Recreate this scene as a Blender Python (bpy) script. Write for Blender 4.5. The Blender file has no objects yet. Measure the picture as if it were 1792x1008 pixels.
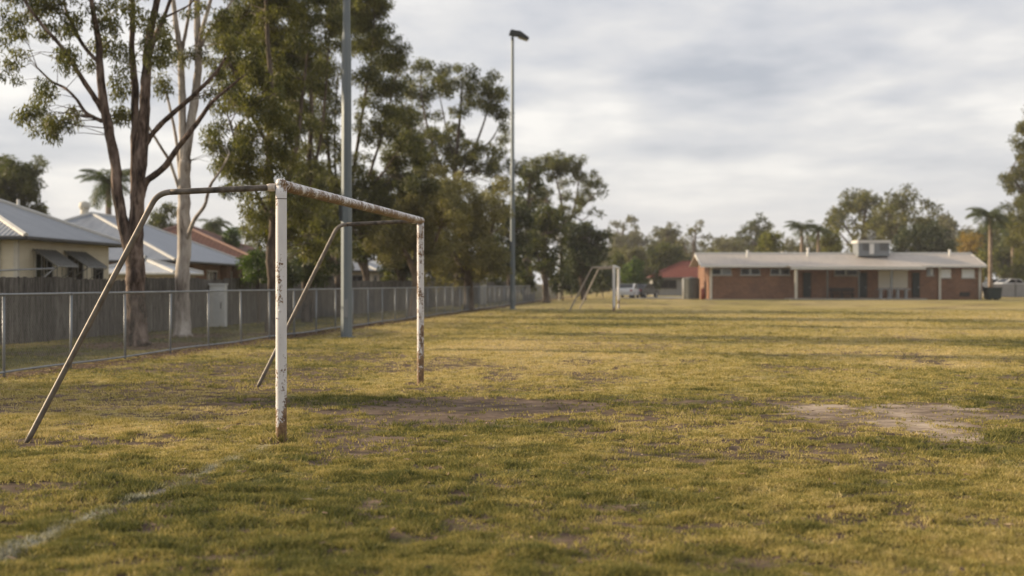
import bpy, math, random
import numpy as np
from mathutils import Vector, Matrix
R = math.radians
random.seed(7)
rng = np.random.default_rng(11)
scene = bpy.context.scene
col = scene.collection
# camera constants (focal length in photo pixels, principal column, horizon row, eye height)
F, CX, HY, CH = 2400.0, 896.0, 496.0, 1.475
def P(px, py, d): return Vector(((px-CX)*d/F, d, CH+(HY-py)*d/F))
def GX(px, d): return (px-CX)*d/F
def GD(py): return F*CH/(py-HY)

# ------------------------------------------------------------------ noise
def _hash(ix, iy, seed):
    h = (ix.astype(np.int64)*374761393 + iy.astype(np.int64)*668265263 + seed*1274126177) & 0xffffffff
    h = ((h ^ (h >> 13)) * 1274126177) & 0xffffffff
    h = (h ^ (h >> 16)) & 0xffffffff
    return h.astype(np.float64)/4294967295.0
def vnoise(x, y, seed=0):
    x = np.asarray(x, float); y = np.asarray(y, float)
    ix = np.floor(x); iy = np.floor(y); fx = x-ix; fy = y-iy
    u = fx*fx*(3-2*fx); v = fy*fy*(3-2*fy)
    a = _hash(ix, iy, seed); b = _hash(ix+1, iy, seed); c = _hash(ix, iy+1, seed); d = _hash(ix+1, iy+1, seed)
    return (a*(1-u)+b*u)*(1-v)+(c*(1-u)+d*u)*v
def fbm(x, y, seed=0, octv=4):
    s = 0; a = .5; t = 0
    for o in range(octv):
        s = s + a*vnoise(x*2**o+17.3*o, y*2**o-9.1*o, seed+o); t += a; a *= .5
    return s/t
def smooth(a, b, x):
    t = np.clip((x-a)/(b-a), 0, 1); return t*t*(3-2*t)

# ------------------------------------------------------------------ materials
def mat(name, base=(.5,.5,.5), rough=.7, metal=0., spec=.3):
    m = bpy.data.materials.new(name); m.use_nodes = True
    b = m.node_tree.nodes['Principled BSDF']
    b.inputs['Base Color'].default_value = (*base, 1); b.inputs['Roughness'].default_value = rough
    b.inputs['Metallic'].default_value = metal; b.inputs['Specular IOR Level'].default_value = spec
    return m
class N:
    def __init__(s, m): s.m = m; s.t = m.node_tree; s.b = s.t.nodes.get('Principled BSDF')
    def n(s, typ, **kw):
        x = s.t.nodes.new(typ)
        for k, v in kw.items():
            if k in x.inputs: x.inputs[k].default_value = v
            else: setattr(x, k, v)
        return x
    def l(s, a, b): s.t.links.new(a, b)
    def noise(s, vec, scale, detail=4, rough=.55, dist=0):
        x = s.n('ShaderNodeTexNoise'); x.inputs['Scale'].default_value = scale; x.inputs['Detail'].default_value = detail
        x.inputs['Roughness'].default_value = rough; x.inputs['Distortion'].default_value = dist
        if vec is not None: s.l(vec, x.inputs['Vector'])
        return x.outputs['Fac']
    def ramp(s, fac, stops):
        x = s.n('ShaderNodeValToRGB'); e = x.color_ramp.elements
        while len(e) < len(stops): e.new(.5)
        for i, (p, c) in enumerate(stops): e[i].position = p; e[i].color = (*c, 1)
        s.l(fac, x.inputs['Fac']); return x.outputs['Color']
    def mix(s, fac, a, b, blend='MIX'):
        x = s.n('ShaderNodeMix', data_type='RGBA', blend_type=blend)
        for sock, v in ((x.inputs['Factor'], fac), (x.inputs['A'], a), (x.inputs['B'], b)):
            if hasattr(v, 'is_output'): s.l(v, sock)
            elif isinstance(v, (int, float)): sock.default_value = v
            else: sock.default_value = (*v, 1)
        # the colour sockets are the third pair on this node
        for nm, v in (('A', a), ('B', b)):
            sock = [i for i in x.inputs if i.name == nm and i.type == 'RGBA'][0]
            if hasattr(v, 'is_output'): s.l(v, sock)
            else: sock.default_value = (*v, 1)
        return [o for o in x.outputs if o.type == 'RGBA'][0]
    def math(s, op, a, b=0.):
        x = s.n('ShaderNodeMath', operation=op)
        for i, v in enumerate((a, b)):
            if hasattr(v, 'is_output'): s.l(v, x.inputs[i])
            else: x.inputs[i].default_value = v
        return x.outputs[0]
    def attr(s, nm): return s.n('ShaderNodeAttribute', attribute_name=nm).outputs['Fac']
    def obj(s): return s.n('ShaderNodeTexCoord').outputs['Object']
    def uv(s): return s.n('ShaderNodeTexCoord').outputs['UV']
    def geo(s): return s.n('ShaderNodeNewGeometry').outputs['Position']
    def scale(s, vec, xyz):
        x = s.n('ShaderNodeMapping'); x.inputs['Scale'].default_value = xyz; s.l(vec, x.inputs['Vector']); return x.outputs[0]
    def bump(s, h, dist=.01, strength=1.):
        x = s.n('ShaderNodeBump'); x.inputs['Distance'].default_value = dist; x.inputs['Strength'].default_value = strength
        s.l(h, x.inputs['Height']); s.l(x.outputs[0], s.b.inputs['Normal'])
    def base(s, c): s.l(c, s.b.inputs['Base Color'])
def mottled(name, c1, c2, scale=3., rough=.75, metal=0., bump=0., stretch=(1,1,1), spec=.3):
    m = mat(name, c1, rough, metal, spec); g = N(m)
    f = g.noise(g.scale(g.obj(), stretch), scale, 5, .6)
    g.base(g.ramp(f, [(.3, c1), (.7, c2)]))
    if bump: g.bump(f, bump)
    return m
def leaf_mat(name, dark, light, trans=.42):
    m = mat(name, dark, .55, 0, .35); g = N(m)
    c = g.ramp(g.attr('tint'), [(0., dark), (.55, tuple(.5*(a+b) for a, b in zip(dark, light))), (1., light)])
    g.base(c)
    tr = g.n('ShaderNodeBsdfTranslucent'); mx = g.n('ShaderNodeMixShader'); mx.inputs[0].default_value = trans
    c2 = g.mix(1., c, (1.15, 1.25, .55), 'MULTIPLY'); g.l(c2, tr.inputs['Color'])
    out = g.t.nodes['Material Output']
    g.l(g.b.outputs[0], mx.inputs[1]); g.l(tr.outputs[0], mx.inputs[2]); g.l(mx.outputs[0], out.inputs['Surface'])
    return m

M = {}
# painted goal steel with rust
def rusty_paint(name, lo, hi, bottom=.75, speck=1., sc=9, st=(1,1,.45), under=0.):
    m = mat(name, (.72,.70,.68), .5, 0, .4); g = N(m); o = g.obj()
    f1 = g.noise(g.scale(o, st), sc, 6, .68)
    f2 = g.noise(o, 55, 3, .6)
    f = g.math('ADD', g.math('MULTIPLY', f1, .7), g.math('MULTIPLY', f2, .3*speck))
    big = g.noise(g.scale(o, (2.5,2.5,1.1)), 1.3, 2, .5)
    f = g.math('ADD', f, g.math('MULTIPLY', g.math('SUBTRACT', big, .5), .30))
    # corrosion is worst at the foot, where the steel stands in wet grass
    sep = g.n('ShaderNodeSeparateXYZ'); g.l(o, sep.inputs[0])
    mr = g.n('ShaderNodeMapRange'); g.l(sep.outputs['Z'], mr.inputs[0])
    mr.inputs[1].default_value = bottom; mr.inputs[2].default_value = 0.; mr.inputs[3].default_value = 0.; mr.inputs[4].default_value = 0. if under else .20
    f = g.math('ADD', f, mr.outputs[0])
    if under:   # rain washes the top of the bar, dirt and rust sit on its lower half
        f = g.math('SUBTRACT', f, g.math('MULTIPLY', g.math('SUBTRACT', sep.outputs['Z'], 2.394), under))
    k = g.n('ShaderNodeMapRange', interpolation_type='SMOOTHSTEP'); g.l(f, k.inputs[0]); k.inputs[1].default_value = lo; k.inputs[2].default_value = hi
    rust = g.ramp(g.noise(o, 20, 4, .6), [(.3, (.075,.04,.022)), (.55, (.20,.115,.055)), (.75, (.30,.21,.13))])
    paint = g.ramp(g.noise(g.scale(o, (1,1,.3)), 5, 5, .6), [(.3, (.60,.58,.58)), (.7, (.76,.74,.73))])
    g.base(g.mix(k.outputs[0], paint, rust)); g.bump(g.math('MULTIPLY', k.outputs[0], f2), .003)
    return m
M['post_a'] = rusty_paint('peeling_post_paint', .555, .61, sc=8)
M['post_b'] = rusty_paint('pitted_post_paint', .55, .61, .55, 1.25, sc=11)
def bar_mat():
    m = rusty_paint('stained_crossbar_paint', .495, .62, -5., 1.6, sc=13, st=(1,.8,1), under=1.9); return m
M['bar'] = bar_mat()
M['post_clean'] = rusty_paint('clean_post_paint', .60, .66)
M['stay_pale'] = mottled('pale_stay_steel', (.26,.22,.18), (.38,.33,.28), 7, .55)
M['stay'] = mottled('weathered_stay_steel', (.10,.09,.08), (.24,.21,.18), 9, .55, .3, .002)
M['stay_dark'] = mottled('corroded_stay_steel', (.035,.032,.03), (.20,.17,.14), 14, .7, .2, .003)
M['collar'] = mottled('chipped_collar_paint', (.45,.36,.28), (.68,.62,.56), 30, .6)
M['galv'] = mottled('galvanised_steel', (.20,.215,.23), (.30,.315,.33), 4, .5, .35, 0, (1,1,.3))
M['galv_pole'] = mottled('galvanised_pole_steel', (.125,.15,.165), (.19,.215,.228), 2.5, .5, .3, 0, (1,1,.12))
M['wire'] = mat('galvanised_wire', (.21,.21,.20), .5, .4)
M['lamp_dark'] = mat('lamp_housing_paint', (.03,.035,.035), .5)
M['lens'] = mat('lamp_glass', (.35,.36,.35), .15, 0, .6)
# palings
def paling():
    m = mat('weathered_paling', (.2,.19,.18), .9); g = N(m); o = g.obj()
    f = g.noise(g.scale(o, (9,9,.8)), 3, 5, .65)
    c = g.ramp(f, [(.37, (.045,.040,.034)), (.5, (.115,.105,.092)), (.63, (.20,.188,.17))])
    t = g.n('ShaderNodeMapRange'); g.l(g.attr('tint'), t.inputs[0]); t.inputs[3].default_value = .55; t.inputs[4].default_value = 1.35
    cc = g.n('ShaderNodeVectorMath', operation='SCALE'); g.l(c, cc.inputs[0]); g.l(t.outputs[0], cc.inputs['Scale'])
    g.base(cc.outputs[0]); g.bump(f, .006); return m
M['paling'] = paling()
def brick(name, c1, c2, mortar, s=1.):
    m = mat(name, c1, .85); g = N(m)
    x = g.n('ShaderNodeTexBrick'); g.l(g.uv(), x.inputs['Vector'])
    x.inputs['Color1'].default_value = (*c1, 1); x.inputs['Color2'].default_value = (*c2, 1); x.inputs['Mortar'].default_value = (*mortar, 1)
    x.inputs['Scale'].default_value = 1; x.inputs['Brick Width'].default_value = .24*s; x.inputs['Row Height'].default_value = .086*s
    x.inputs['Mortar Size'].default_value = .006
    f = g.noise(g.obj(), .8, 4, .6)
    g.base(g.mix(1., x.outputs['Color'], g.ramp(f, [(.3, (.8,.8,.8)), (.7, (1.1,1.08,1.05))]), 'MULTIPLY'))
    g.bump(x.outputs['Fac'], -.004); return m
M['club_brick'] = brick('red_brown_brick', (.25,.13,.080), (.165,.085,.054), (.25,.19,.14))
M['house_brick'] = brick('orange_brown_brick', (.26,.13,.06), (.20,.095,.045), (.25,.19,.13))
def corrugated(name, c1, c2, pitch=.076*2, rough=.45, metal=.25, depth=.014):
    m = mat(name, c1, rough, metal); g = N(m)
    w = g.n('ShaderNodeTexWave', wave_type='BANDS', bands_direction='X', wave_profile='SIN'); g.l(g.uv(), w.inputs['Vector'])
    w.inputs['Scale'].default_value = 1/pitch/3.1831*1.0
    f = g.noise(g.scale(g.uv(), (1.6,.25,1)), 2, 5, .6)
    g.base(g.ramp(f, [(.3, c1), (.7, c2)])); g.bump(w.outputs['Fac'], depth); return m
M['roof_grey'] = corrugated('grey_corrugated_iron', (.20,.215,.24), (.29,.305,.33))
M['roof_blue'] = corrugated('blue_grey_corrugated_iron', (.20,.22,.255), (.28,.30,.335))
M['roof_pale'] = corrugated('pale_corrugated_iron', (.38,.40,.43), (.5,.52,.54))
M['roof_club'] = corrugated('cream_roof_sheet', (.40,.355,.31), (.48,.43,.38), .2, .55, .1, .02)
def tiles(name, c1, c2):
    m = mat(name, c1, .8); g = N(m)
    x = g.n('ShaderNodeTexBrick'); g.l(g.uv(), x.inputs['Vector'])
    x.inputs['Color1'].default_value = (*c1, 1); x.inputs['Color2'].default_value = (*c2, 1); x.inputs['Mortar'].default_value = (*[k*.35 for k in c1], 1)
    x.inputs['Scale'].default_value = 1; x.inputs['Brick Width'].default_value = .33; x.inputs['Row Height'].default_value = .34; x.inputs['Mortar Size'].default_value = .03
    x.offset = 0.; g.base(x.outputs['Color']); g.bump(x.outputs['Fac'], -.03); return m
M['tile_brown'] = tiles('brown_roof_tile', (.15,.062,.042), (.105,.045,.033))
M['tile_red'] = tiles('red_roof_tile', (.25,.07,.045), (.20,.055,.036))
M['ridge_pale'] = mottled('pale_ridge_cap', (.50,.49,.46), (.58,.57,.54), 5, .5)
M['ridge_brown'] = mottled('brown_ridge_tile', (.22,.12,.09), (.28,.17,.13), 5, .7)
def boards(name, c1, c2, pitch=.15):
    m = mat(name, c1, .6); g = N(m)
    w = g.n('ShaderNodeTexWave', wave_type='BANDS', bands_direction='Y', wave_profile='SAW'); g.l(g.uv(), w.inputs['Vector'])
    w.inputs['Scale'].default_value = 1/pitch/3.1831*.5
    f = g.noise(g.obj(), 1.5, 4, .6); g.base(g.ramp(f, [(.3, c1), (.7, c2)])); g.bump(w.outputs['Fac'], -.02); return m
M['weatherboard'] = boards('cream_weatherboard', (.58,.52,.39), (.66,.60,.46))
M['cream_wall'] = mottled('cream_render', (.45,.38,.29), (.52,.45,.35), 2, .8)
M['grey_wall'] = mottled('grey_fibro', (.24,.235,.23), (.30,.295,.285), 2, .8)
M['cream_trim'] = mottled('cream_trim_paint', (.50,.47,.40), (.58,.55,.48), 6, .6)
M['white_trim'] = mottled('white_trim_paint', (.62,.61,.58), (.72,.71,.68), 6, .55)
M['dark_trim'] = mottled('dark_gutter_paint', (.06,.06,.06), (.09,.09,.09), 6, .5)
M['brown_trim'] = mottled('brown_stained_timber', (.13,.065,.03), (.18,.095,.045), 5, .7)
M['glass'] = mat('dark_window_glass', (.012,.014,.016), .12, 0, .25)
M['door_dark'] = mottled('dark_green_door_paint', (.012,.018,.018), (.02,.028,.027), 5, .5)
M['awning'] = mottled('grey_awning_metal', (.19,.19,.18), (.25,.25,.24), 5, .5, .3)
M['shutter'] = mottled('cream_roller_shutter', (.50,.46,.38), (.58,.54,.45), 1.5, .6, 0, 0, (1,1,12))
M['bench_metal'] = mottled('dull_grey_bench_metal', (.26,.28,.29), (.34,.36,.37), 5, .5, .3)
M['bench_dark'] = mottled('dark_bench_timber', (.035,.03,.028), (.06,.05,.045), 5, .7)
M['concrete'] = mottled('pale_concrete', (.27,.25,.22), (.36,.34,.30), 1.2, .9, 0, .004)
M['tank'] = mottled('grey_green_tank', (.085,.09,.085), (.12,.125,.118), 2, .6)
M['bin'] = mottled('dark_green_bin_plastic', (.010,.02,.018), (.018,.03,.026), 3, .5)
M['unit'] = mottled('grey_plant_metal', (.16,.175,.19), (.22,.235,.25), 2, .5, .2, 0, (1,1,8))
M['white_box'] = mottled('white_cabinet_paint', (.60,.61,.60), (.72,.73,.72), 3, .5)
M['car_white'] = mat('white_car_paint', (.68,.69,.70), .25, 0, .5)
M['car_dark'] = mat('dark_car_paint', (.05,.055,.06), .25, 0, .5)
M['car_silver'] = mat('silver_car_paint', (.36,.37,.38), .28, .4, .5)
M['tyre'] = mat('black_tyre_rubber', (.015,.015,.015), .85)
M['hub'] = mat('wheel_alloy', (.35,.35,.35), .35, .6)
M['taillight'] = mat('red_lamp_plastic', (.30,.02,.015), .3)
M['red_post'] = mottled('faded_red_paint', (.20,.045,.03), (.26,.06,.04), 5, .6)
def bark(name, stops, scale, stretch, bump=.02):
    m = mat(name, stops[0][1], .9); g = N(m); o = g.obj()
    f = g.noise(g.scale(o, stretch), scale, 6, .68, .4)
    f2 = g.noise(g.scale(o, (1,1,.4)), 2.6, 4, .65)
    g.base(g.mix(1., g.ramp(f, stops), g.ramp(f2, [(.35, (.50,.46,.44)), (.62, (1.2,1.18,1.15))]), 'MULTIPLY')); g.bump(f, bump); return m
M['bark_rough'] = bark('rough_red_brown_bark', [(.40, (.030,.020,.016)), (.49, (.12,.084,.066)), (.62, (.25,.195,.165))], 3.2, (2.2,2.2,.5), .08)
M['bark_pale'] = bark('smooth_pale_gum_bark', [(.36, (.13,.105,.088)), (.44, (.34,.305,.27)), (.62, (.50,.47,.435))], 2.2, (1.6,1.6,.4), .006)
M['bark_grey'] = bark('grey_brown_bark', [(.3, (.06,.048,.038)), (.55, (.13,.105,.085)), (.8, (.20,.17,.145))], 4, (2,2,.5), .03)
M['bark_tan'] = bark('tan_bark', [(.3, (.16,.12,.09)), (.55, (.26,.205,.16)), (.8, (.34,.28,.23))], 3, (2,2,.5), .02)
M['leaf_gum'] = leaf_mat('olive_gum_leaf', (.040,.049,.015), (.235,.215,.062))
M['leaf_gum2'] = leaf_mat('grey_green_gum_leaf', (.042,.050,.020), (.225,.215,.080))
M['leaf_dark'] = leaf_mat('dark_evergreen_leaf', (.020,.032,.011), (.10,.11,.034), .25)
M['leaf_mid'] = leaf_mat('mid_green_leaf', (.030,.042,.013), (.15,.148,.044))
M['leaf_tan'] = leaf_mat('olive_tan_leaf', (.10,.094,.042), (.33,.285,.13))
M['leaf_bright'] = leaf_mat('bright_yellow_green_leaf', (.07,.085,.014), (.25,.23,.045), .4)
M['leaf_lush'] = leaf_mat('lush_green_leaf', (.028,.055,.012), (.13,.18,.04), .4)
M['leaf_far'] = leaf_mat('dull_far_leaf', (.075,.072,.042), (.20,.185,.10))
M['leaf_gold'] = leaf_mat('golden_leaf', (.20,.13,.03), (.42,.29,.06))
M['frond'] = leaf_mat('palm_frond', (.03,.045,.016), (.13,.145,.045))

# ------------------------------------------------------------------ mesh helpers
class MB:
    def __init__(s): s.v = []; s.f = []; s.tint = []
    def face(s, pts, tint=.5):
        i = len(s.v); s.v += [Vector(p) for p in pts]; s.f.append(tuple(range(i, i+len(pts)))); s.tint.append(tint)
    def box(s, a, b, M4=None, tint=.5):
        x0,y0,z0 = a; x1,y1,z1 = b
        c = [Vector(p) for p in ((x0,y0,z0),(x1,y0,z0),(x1,y1,z0),(x0,y1,z0),(x0,y0,z1),(x1,y0,z1),(x1,y1,z1),(x0,y1,z1))]
        if M4 is not None: c = [M4 @ p for p in c]
        for q in ((0,3,2,1),(4,5,6,7),(0,1,5,4),(1,2,6,5),(2,3,7,6),(3,0,4,7)): s.face([c[k] for k in q], tint)
    def tube(s, pts, rad, n=10, cap=True, tint=.5):
        pts = [Vector(p) for p in pts]
        if not hasattr(rad, '__len__'): rad = [rad]*len(pts)
        base = len(s.v); prev = None
        for i, p in enumerate(pts):
            t = (pts[min(i+1, len(pts)-1)]-pts[max(i-1, 0)]).normalized()
            if prev is None:
                a = Vector((0,0,1)) if abs(t.z) < .9 else Vector((1,0,0)); u = t.cross(a).normalized()
            else: u = (prev - t*prev.dot(t)).normalized()
            prev = u; w = t.cross(u)
            for k in range(n):
                an = 2*math.pi*(k+.5)/n; s.v.append(p + (u*math.cos(an)+w*math.sin(an))*rad[i])
        for i in range(len(pts)-1):
            for k in range(n):
                a = base+i*n+k; b = base+i*n+(k+1) % n; s.f.append((a, b, b+n, a+n)); s.tint.append(tint)
        if cap:
            s.f.append(tuple(base+k for k in reversed(range(n)))); s.f.append(tuple(base+(len(pts)-1)*n+k for k in range(n))); s.tint += [tint, tint]
    def prism(s, prof, y0, y1, M4=None):
        """prof: list of (x,z), extruded along y"""
        a = [Vector((x, y0, z)) for x, z in prof]; b = [Vector((x, y1, z)) for x, z in prof]
        if M4 is not None: a = [M4 @ p for p in a]; b = [M4 @ p for p in b]
        n = len(prof)
        s.face(a); s.face(list(reversed(b)))
        for k in range(n): s.face([a[(k+1) % n], a[k], b[k], b[(k+1) % n]])
    def slab(s, pts, th, tint=.5):
        """a sheet with thickness th below it"""
        pts = [Vector(p) for p in pts]; nrm = (pts[1]-pts[0]).cross(pts[2]-pts[0]).normalized()
        if nrm.z < 0: pts.reverse(); nrm = -nrm
        lo = [p-Vector((0,0,th)) for p in pts]
        s.face(pts, tint); s.face(list(reversed(lo)), tint)
        n = len(pts)
        for k in range(n): s.face([pts[k], lo[k], lo[(k+1) % n], pts[(k+1) % n]], tint)
    def build(s, name, m, parent=None, smooth=False, bevel=0., uv=True):
        org = parent['_o'] if parent is not None else (0,0,0)
        o3 = Vector(org); me = bpy.data.meshes.new(name)
        me.from_pydata([v-o3 for v in s.v], [], s.f); me.materials.append(m)
        if uv:
            ul = me.uv_layers.new(name='UVMap'); Z = Vector((0,0,1))
            for p in me.polygons:
                nn = p.normal
                u = Z.cross(nn); u = Vector((1,0,0)) if u.length < 1e-3 else u.normalized(); w = nn.cross(u)
                for li in p.loop_indices:
                    c = me.vertices[me.loops[li].vertex_index].co; ul.data[li].uv = (c.dot(u), c.dot(w))
        at = me.attributes.new('tint', 'FLOAT', 'FACE'); at.data.foreach_set('value', s.tint)
        if smooth: me.polygons.foreach_set('use_smooth', [True]*len(me.polygons))
        ob = bpy.data.objects.new(name, me); col.objects.link(ob)
        if parent is not None: ob.parent = parent; ob['_o'] = org
        else: ob['_o'] = (0,0,0)
        if bevel:
            bv = ob.modifiers.new('bevel', 'BEVEL'); bv.width = bevel; bv.segments = 2; bv.limit_method = 'ANGLE'
        return ob
def thing(name, label, cat, loc=(0,0,0), group=None):
    o = bpy.data.objects.new(name, None); col.objects.link(o); o.location = loc; o['_o'] = tuple(loc)
    o.empty_display_size = .2
    o['label'] = label; o['category'] = cat
    if group: o['group'] = group
    return o
def tag(o, label=None, cat=None, group=None, kind=None):
    for k, v in (('label', label), ('category', cat), ('group', group), ('kind', kind)):
        if v: o[k] = v
    return o
def np_mesh(name, verts, faces, m, parent=None, attrs=None, smooth=False):
    k = faces.shape[1]; me = bpy.data.meshes.new(name)
    org = np.array(parent['_o']) if parent is not None else np.zeros(3)
    me.vertices.add(len(verts)); me.vertices.foreach_set('co', (verts-org).astype(np.float32).ravel())
    me.loops.add(faces.size); me.loops.foreach_set('vertex_index', faces.astype(np.int32).ravel())
    me.polygons.add(len(faces)); me.polygons.foreach_set('loop_start', np.arange(len(faces), dtype=np.int32)*k)
    me.update(calc_edges=True)
    for nm, (dom, arr) in (attrs or {}).items():
        a = me.attributes.new(nm, 'FLOAT', dom); a.data.foreach_set('value', np.asarray(arr, np.float32))
    if smooth: me.polygons.foreach_set('use_smooth', np.ones(len(faces), bool))
    me.materials.append(m); me.validate()
    ob = bpy.data.objects.new(name, me); col.objects.link(ob)
    if parent is not None: ob.parent = parent
    ob['_o'] = tuple(org)
    return ob
def unit(v): return v/np.maximum(np.linalg.norm(v, axis=1, keepdims=True), 1e-9)
def leaf_quads(pos, L, W, droop, tint):
    n = len(pos); d = rng.normal(size=(n,3)); d[:,2] -= droop; d = unit(d)
    s = unit(np.cross(d, rng.normal(size=(n,3)))); l = (L*rng.uniform(.6, 1.25, n))[:,None]; w = (W*rng.uniform(.7, 1.2, n))[:,None]
    v = np.empty((n,4,3)); v[:,0] = pos; v[:,1] = pos+d*l*.45+s*w*.5; v[:,2] = pos+d*l; v[:,3] = pos+d*l*.45-s*w*.5
    return v.reshape(-1,3), np.arange(n*4).reshape(n,4), tint

# ------------------------------------------------------------------ the field
FX0, FD0, FS = -8.0, 21.6, .1098            # chain-link fence line
def fence_x(d): return FX0+FS*(d-FD0)
def pal_x(d): return -12.2+.14*(d-33.4)
def ell(x, y, cx, cy, rx, ry, seed, rag=.9):
    q = ((x-cx)/rx)**2+((y-cy)/ry)**2
    q = q + rag*((fbm(x*1.7, y*1.7, seed, 5)-.5)*2.4+(fbm(x*6.5, y*5.5, seed+300, 3)-.5)*1.5)
    return 1-smooth(.15, 1.9, q)
A0 = np.array([-2.159, 12.83]); A1 = np.array([-1.341, 20.1])   # goal line
def field(x, y):
    """bare soil, soil paleness, dryness, white paint, litter for points of the field"""
    bare = np.maximum(1.0*ell(x, y, -.7, 16.0, 1.45, 2.0, 3), .9*ell(x, y, .55, 16.6, .9, 1.0, 4))
    bare = np.maximum(bare, .9*ell(x, y, -1.3, 12.35, .85, 1.0, 5))
    pale = .10*bare
    b2 = np.max([ell(x, y, 3.75, 15.9, .62, .95, 8, 1.2), ell(x, y, 4.3, 15.0, .70, 1.05, 9, 1.2), ell(x, y, 4.85, 16.2, .62, .6, 10, 1.3), ell(x, y, 4.2, 13.6, .35, .55, 11, 1.3), .8*ell(x, y, 5.3, 15.3, .5, .35, 15, 1.3)], axis=0); bare = np.maximum(bare, b2); pale = np.maximum(pale, b2*(.45+.75*smooth(.35, .6, fbm(x*1.4, y*1.1, 12, 4))))
    bare = np.maximum(bare, .62*ell(x, y, 3.9, 15.0, 2.9, 3.0, 14, 1.3))
    bare = np.maximum(bare, .75*ell(x, y, -4.3, 12.75, 1.7, .42, 21, 1.0))
    bare = np.maximum(bare, .6*ell(x, y, -5.3, 16.8, 2.2, 1.6, 24, 1.3))
    bare = np.maximum(bare, .55*ell(x, y, -.1, 19.4, 1.3, .8, 27, 1.2))
    bare = np.maximum(bare, .6*ell(x, y, 1.7, 8.0, 1.9, .9, 31, 1.2))
    worn = smooth(.47, .66, fbm(x*.62, y*.42, 40, 5)); bare = np.maximum(bare, .60*worn*(1-.55*smooth(22, 45, y)))
    bare = np.maximum(bare, .56*smooth(13, 8, y)*smooth(.40, .60, fbm(x*1.9, y*1.5, 43, 4)))
    bits = smooth(.53, .68, fbm(x*4.0, y*3.0, 50, 4)); bare = np.maximum(bare, .60*bits*smooth(.32, .55, fbm(x*.4, y*.3, 55, 3)))
    fd = x-fence_x(y)
    litter = np.exp(-((fd-.05)/.55)**2)*smooth(.30, .55, fbm(x*1.2, y*.9, 60, 4)+.12)
    for (tx, ty, tr) in ((-8.9,32.5,2.3), (-9.24,38.5,2.2), (-6.6,39.5,1.8)):
        litter = np.maximum(litter, .85*(1-smooth(.4, 1.3, np.hypot(x-tx, y-ty)/tr + .8*(fbm(x, y, 66, 3)-.5))))
    bare = np.maximum(bare, .9*litter)
    for (fx_, fy_) in ((-2.159,12.83), (-1.341,20.1), (-4.53,12.85), (-3.6,19.7), (5.42,73), (6.24,80.3), (-4.55,37.7)):
        bare = np.maximum(bare, .8*(1-smooth(.10, .38, np.hypot(x-fx_, (y-fy_)*.8)+.25*(fbm(x*6, y*6, 68, 2)-.5))))
    dry = fbm(x*.23, y*.12, 70, 4)*.75+fbm(x*1.6, y*1.1, 75, 4)*.45-.10
    dry = dry + .16*smooth(16, 30, y) + .05*smooth(12, 7, y) - .35*smooth(-.2, -2.5, fd)
    for (cx, cy, rx, ry, a) in ((-2.4,17.0,1.5,.9,.42), (-.2,14.2,1.3,.6,.25), (1.4,16.8,1.5,1.2,.22), (-2.2,13.6,1.2,.6,.2), (5,12.6,2.5,.9,.2)):
        dry = dry - a*(1-smooth(.3, 1.5, ((x-cx)/rx)**2+((y-cy)/ry)**2+1.2*(fbm(x*1.5, y*1.5, 77, 3)-.5)))
    dv = (A1-A0)/np.linalg.norm(A1-A0); t = (x-A0[0])*dv[0]+(y-A0[1])*dv[1]; n = (x-A0[0])*dv[1]-(y-A0[1])*dv[0]
    mark = (1-smooth(.01, .09, np.abs(n+.06*(fbm(x*2, y*2, 80, 2)-.5))))*smooth(.22, .66, fbm(x*3.6, y*3.6, 81, 4))*.56*(t < -.4)*(t > -9)
    return bare, pale, np.clip(dry, 0, 1), mark, litter
def height(x, y):
    near = 1/(1+(np.hypot(x, y-14)/30)**2)
    h = .06*(fbm(x*.6, y*.6, 90, 3)-.5)+.060*(fbm(x*4.6, y*4.6, 95, 2)-.5)
    return h*near
def axis(lo, hi, f0, f1, step, grow=1.12, mx=60):
    xs = list(np.arange(f0, f1+1e-6, step)); s = step
    while xs[-1] < hi: s = min(s*grow, mx); xs.append(xs[-1]+s)
    s = step; pre = []; c = f0
    while c > lo: s = min(s*grow, mx); c -= s; pre.append(c)
    return np.array(pre[::-1]+xs)
gx = axis(-1500, 1500, -7.5, 9.5, .07); gy = axis(-400, 2500, 5.5, 27, .075, 1.05)
XX, YY = np.meshgrid(gx, gy); x, y = XX.ravel(), YY.ravel()
ba, pa, dr, mk, li = field(x, y)
gv = np.stack([x, y, height(x, y)*(1-.88*smooth(.3, .85, ba))-.014*smooth(.4, .9, ba)], 1)
nx, ny = len(gx), len(gy); ii = (np.arange(ny-1)[:,None]*nx+np.arange(nx-1)[None,:]).ravel()
gf = np.stack([ii, ii+1, ii+nx+1, ii+nx], 1)
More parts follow.
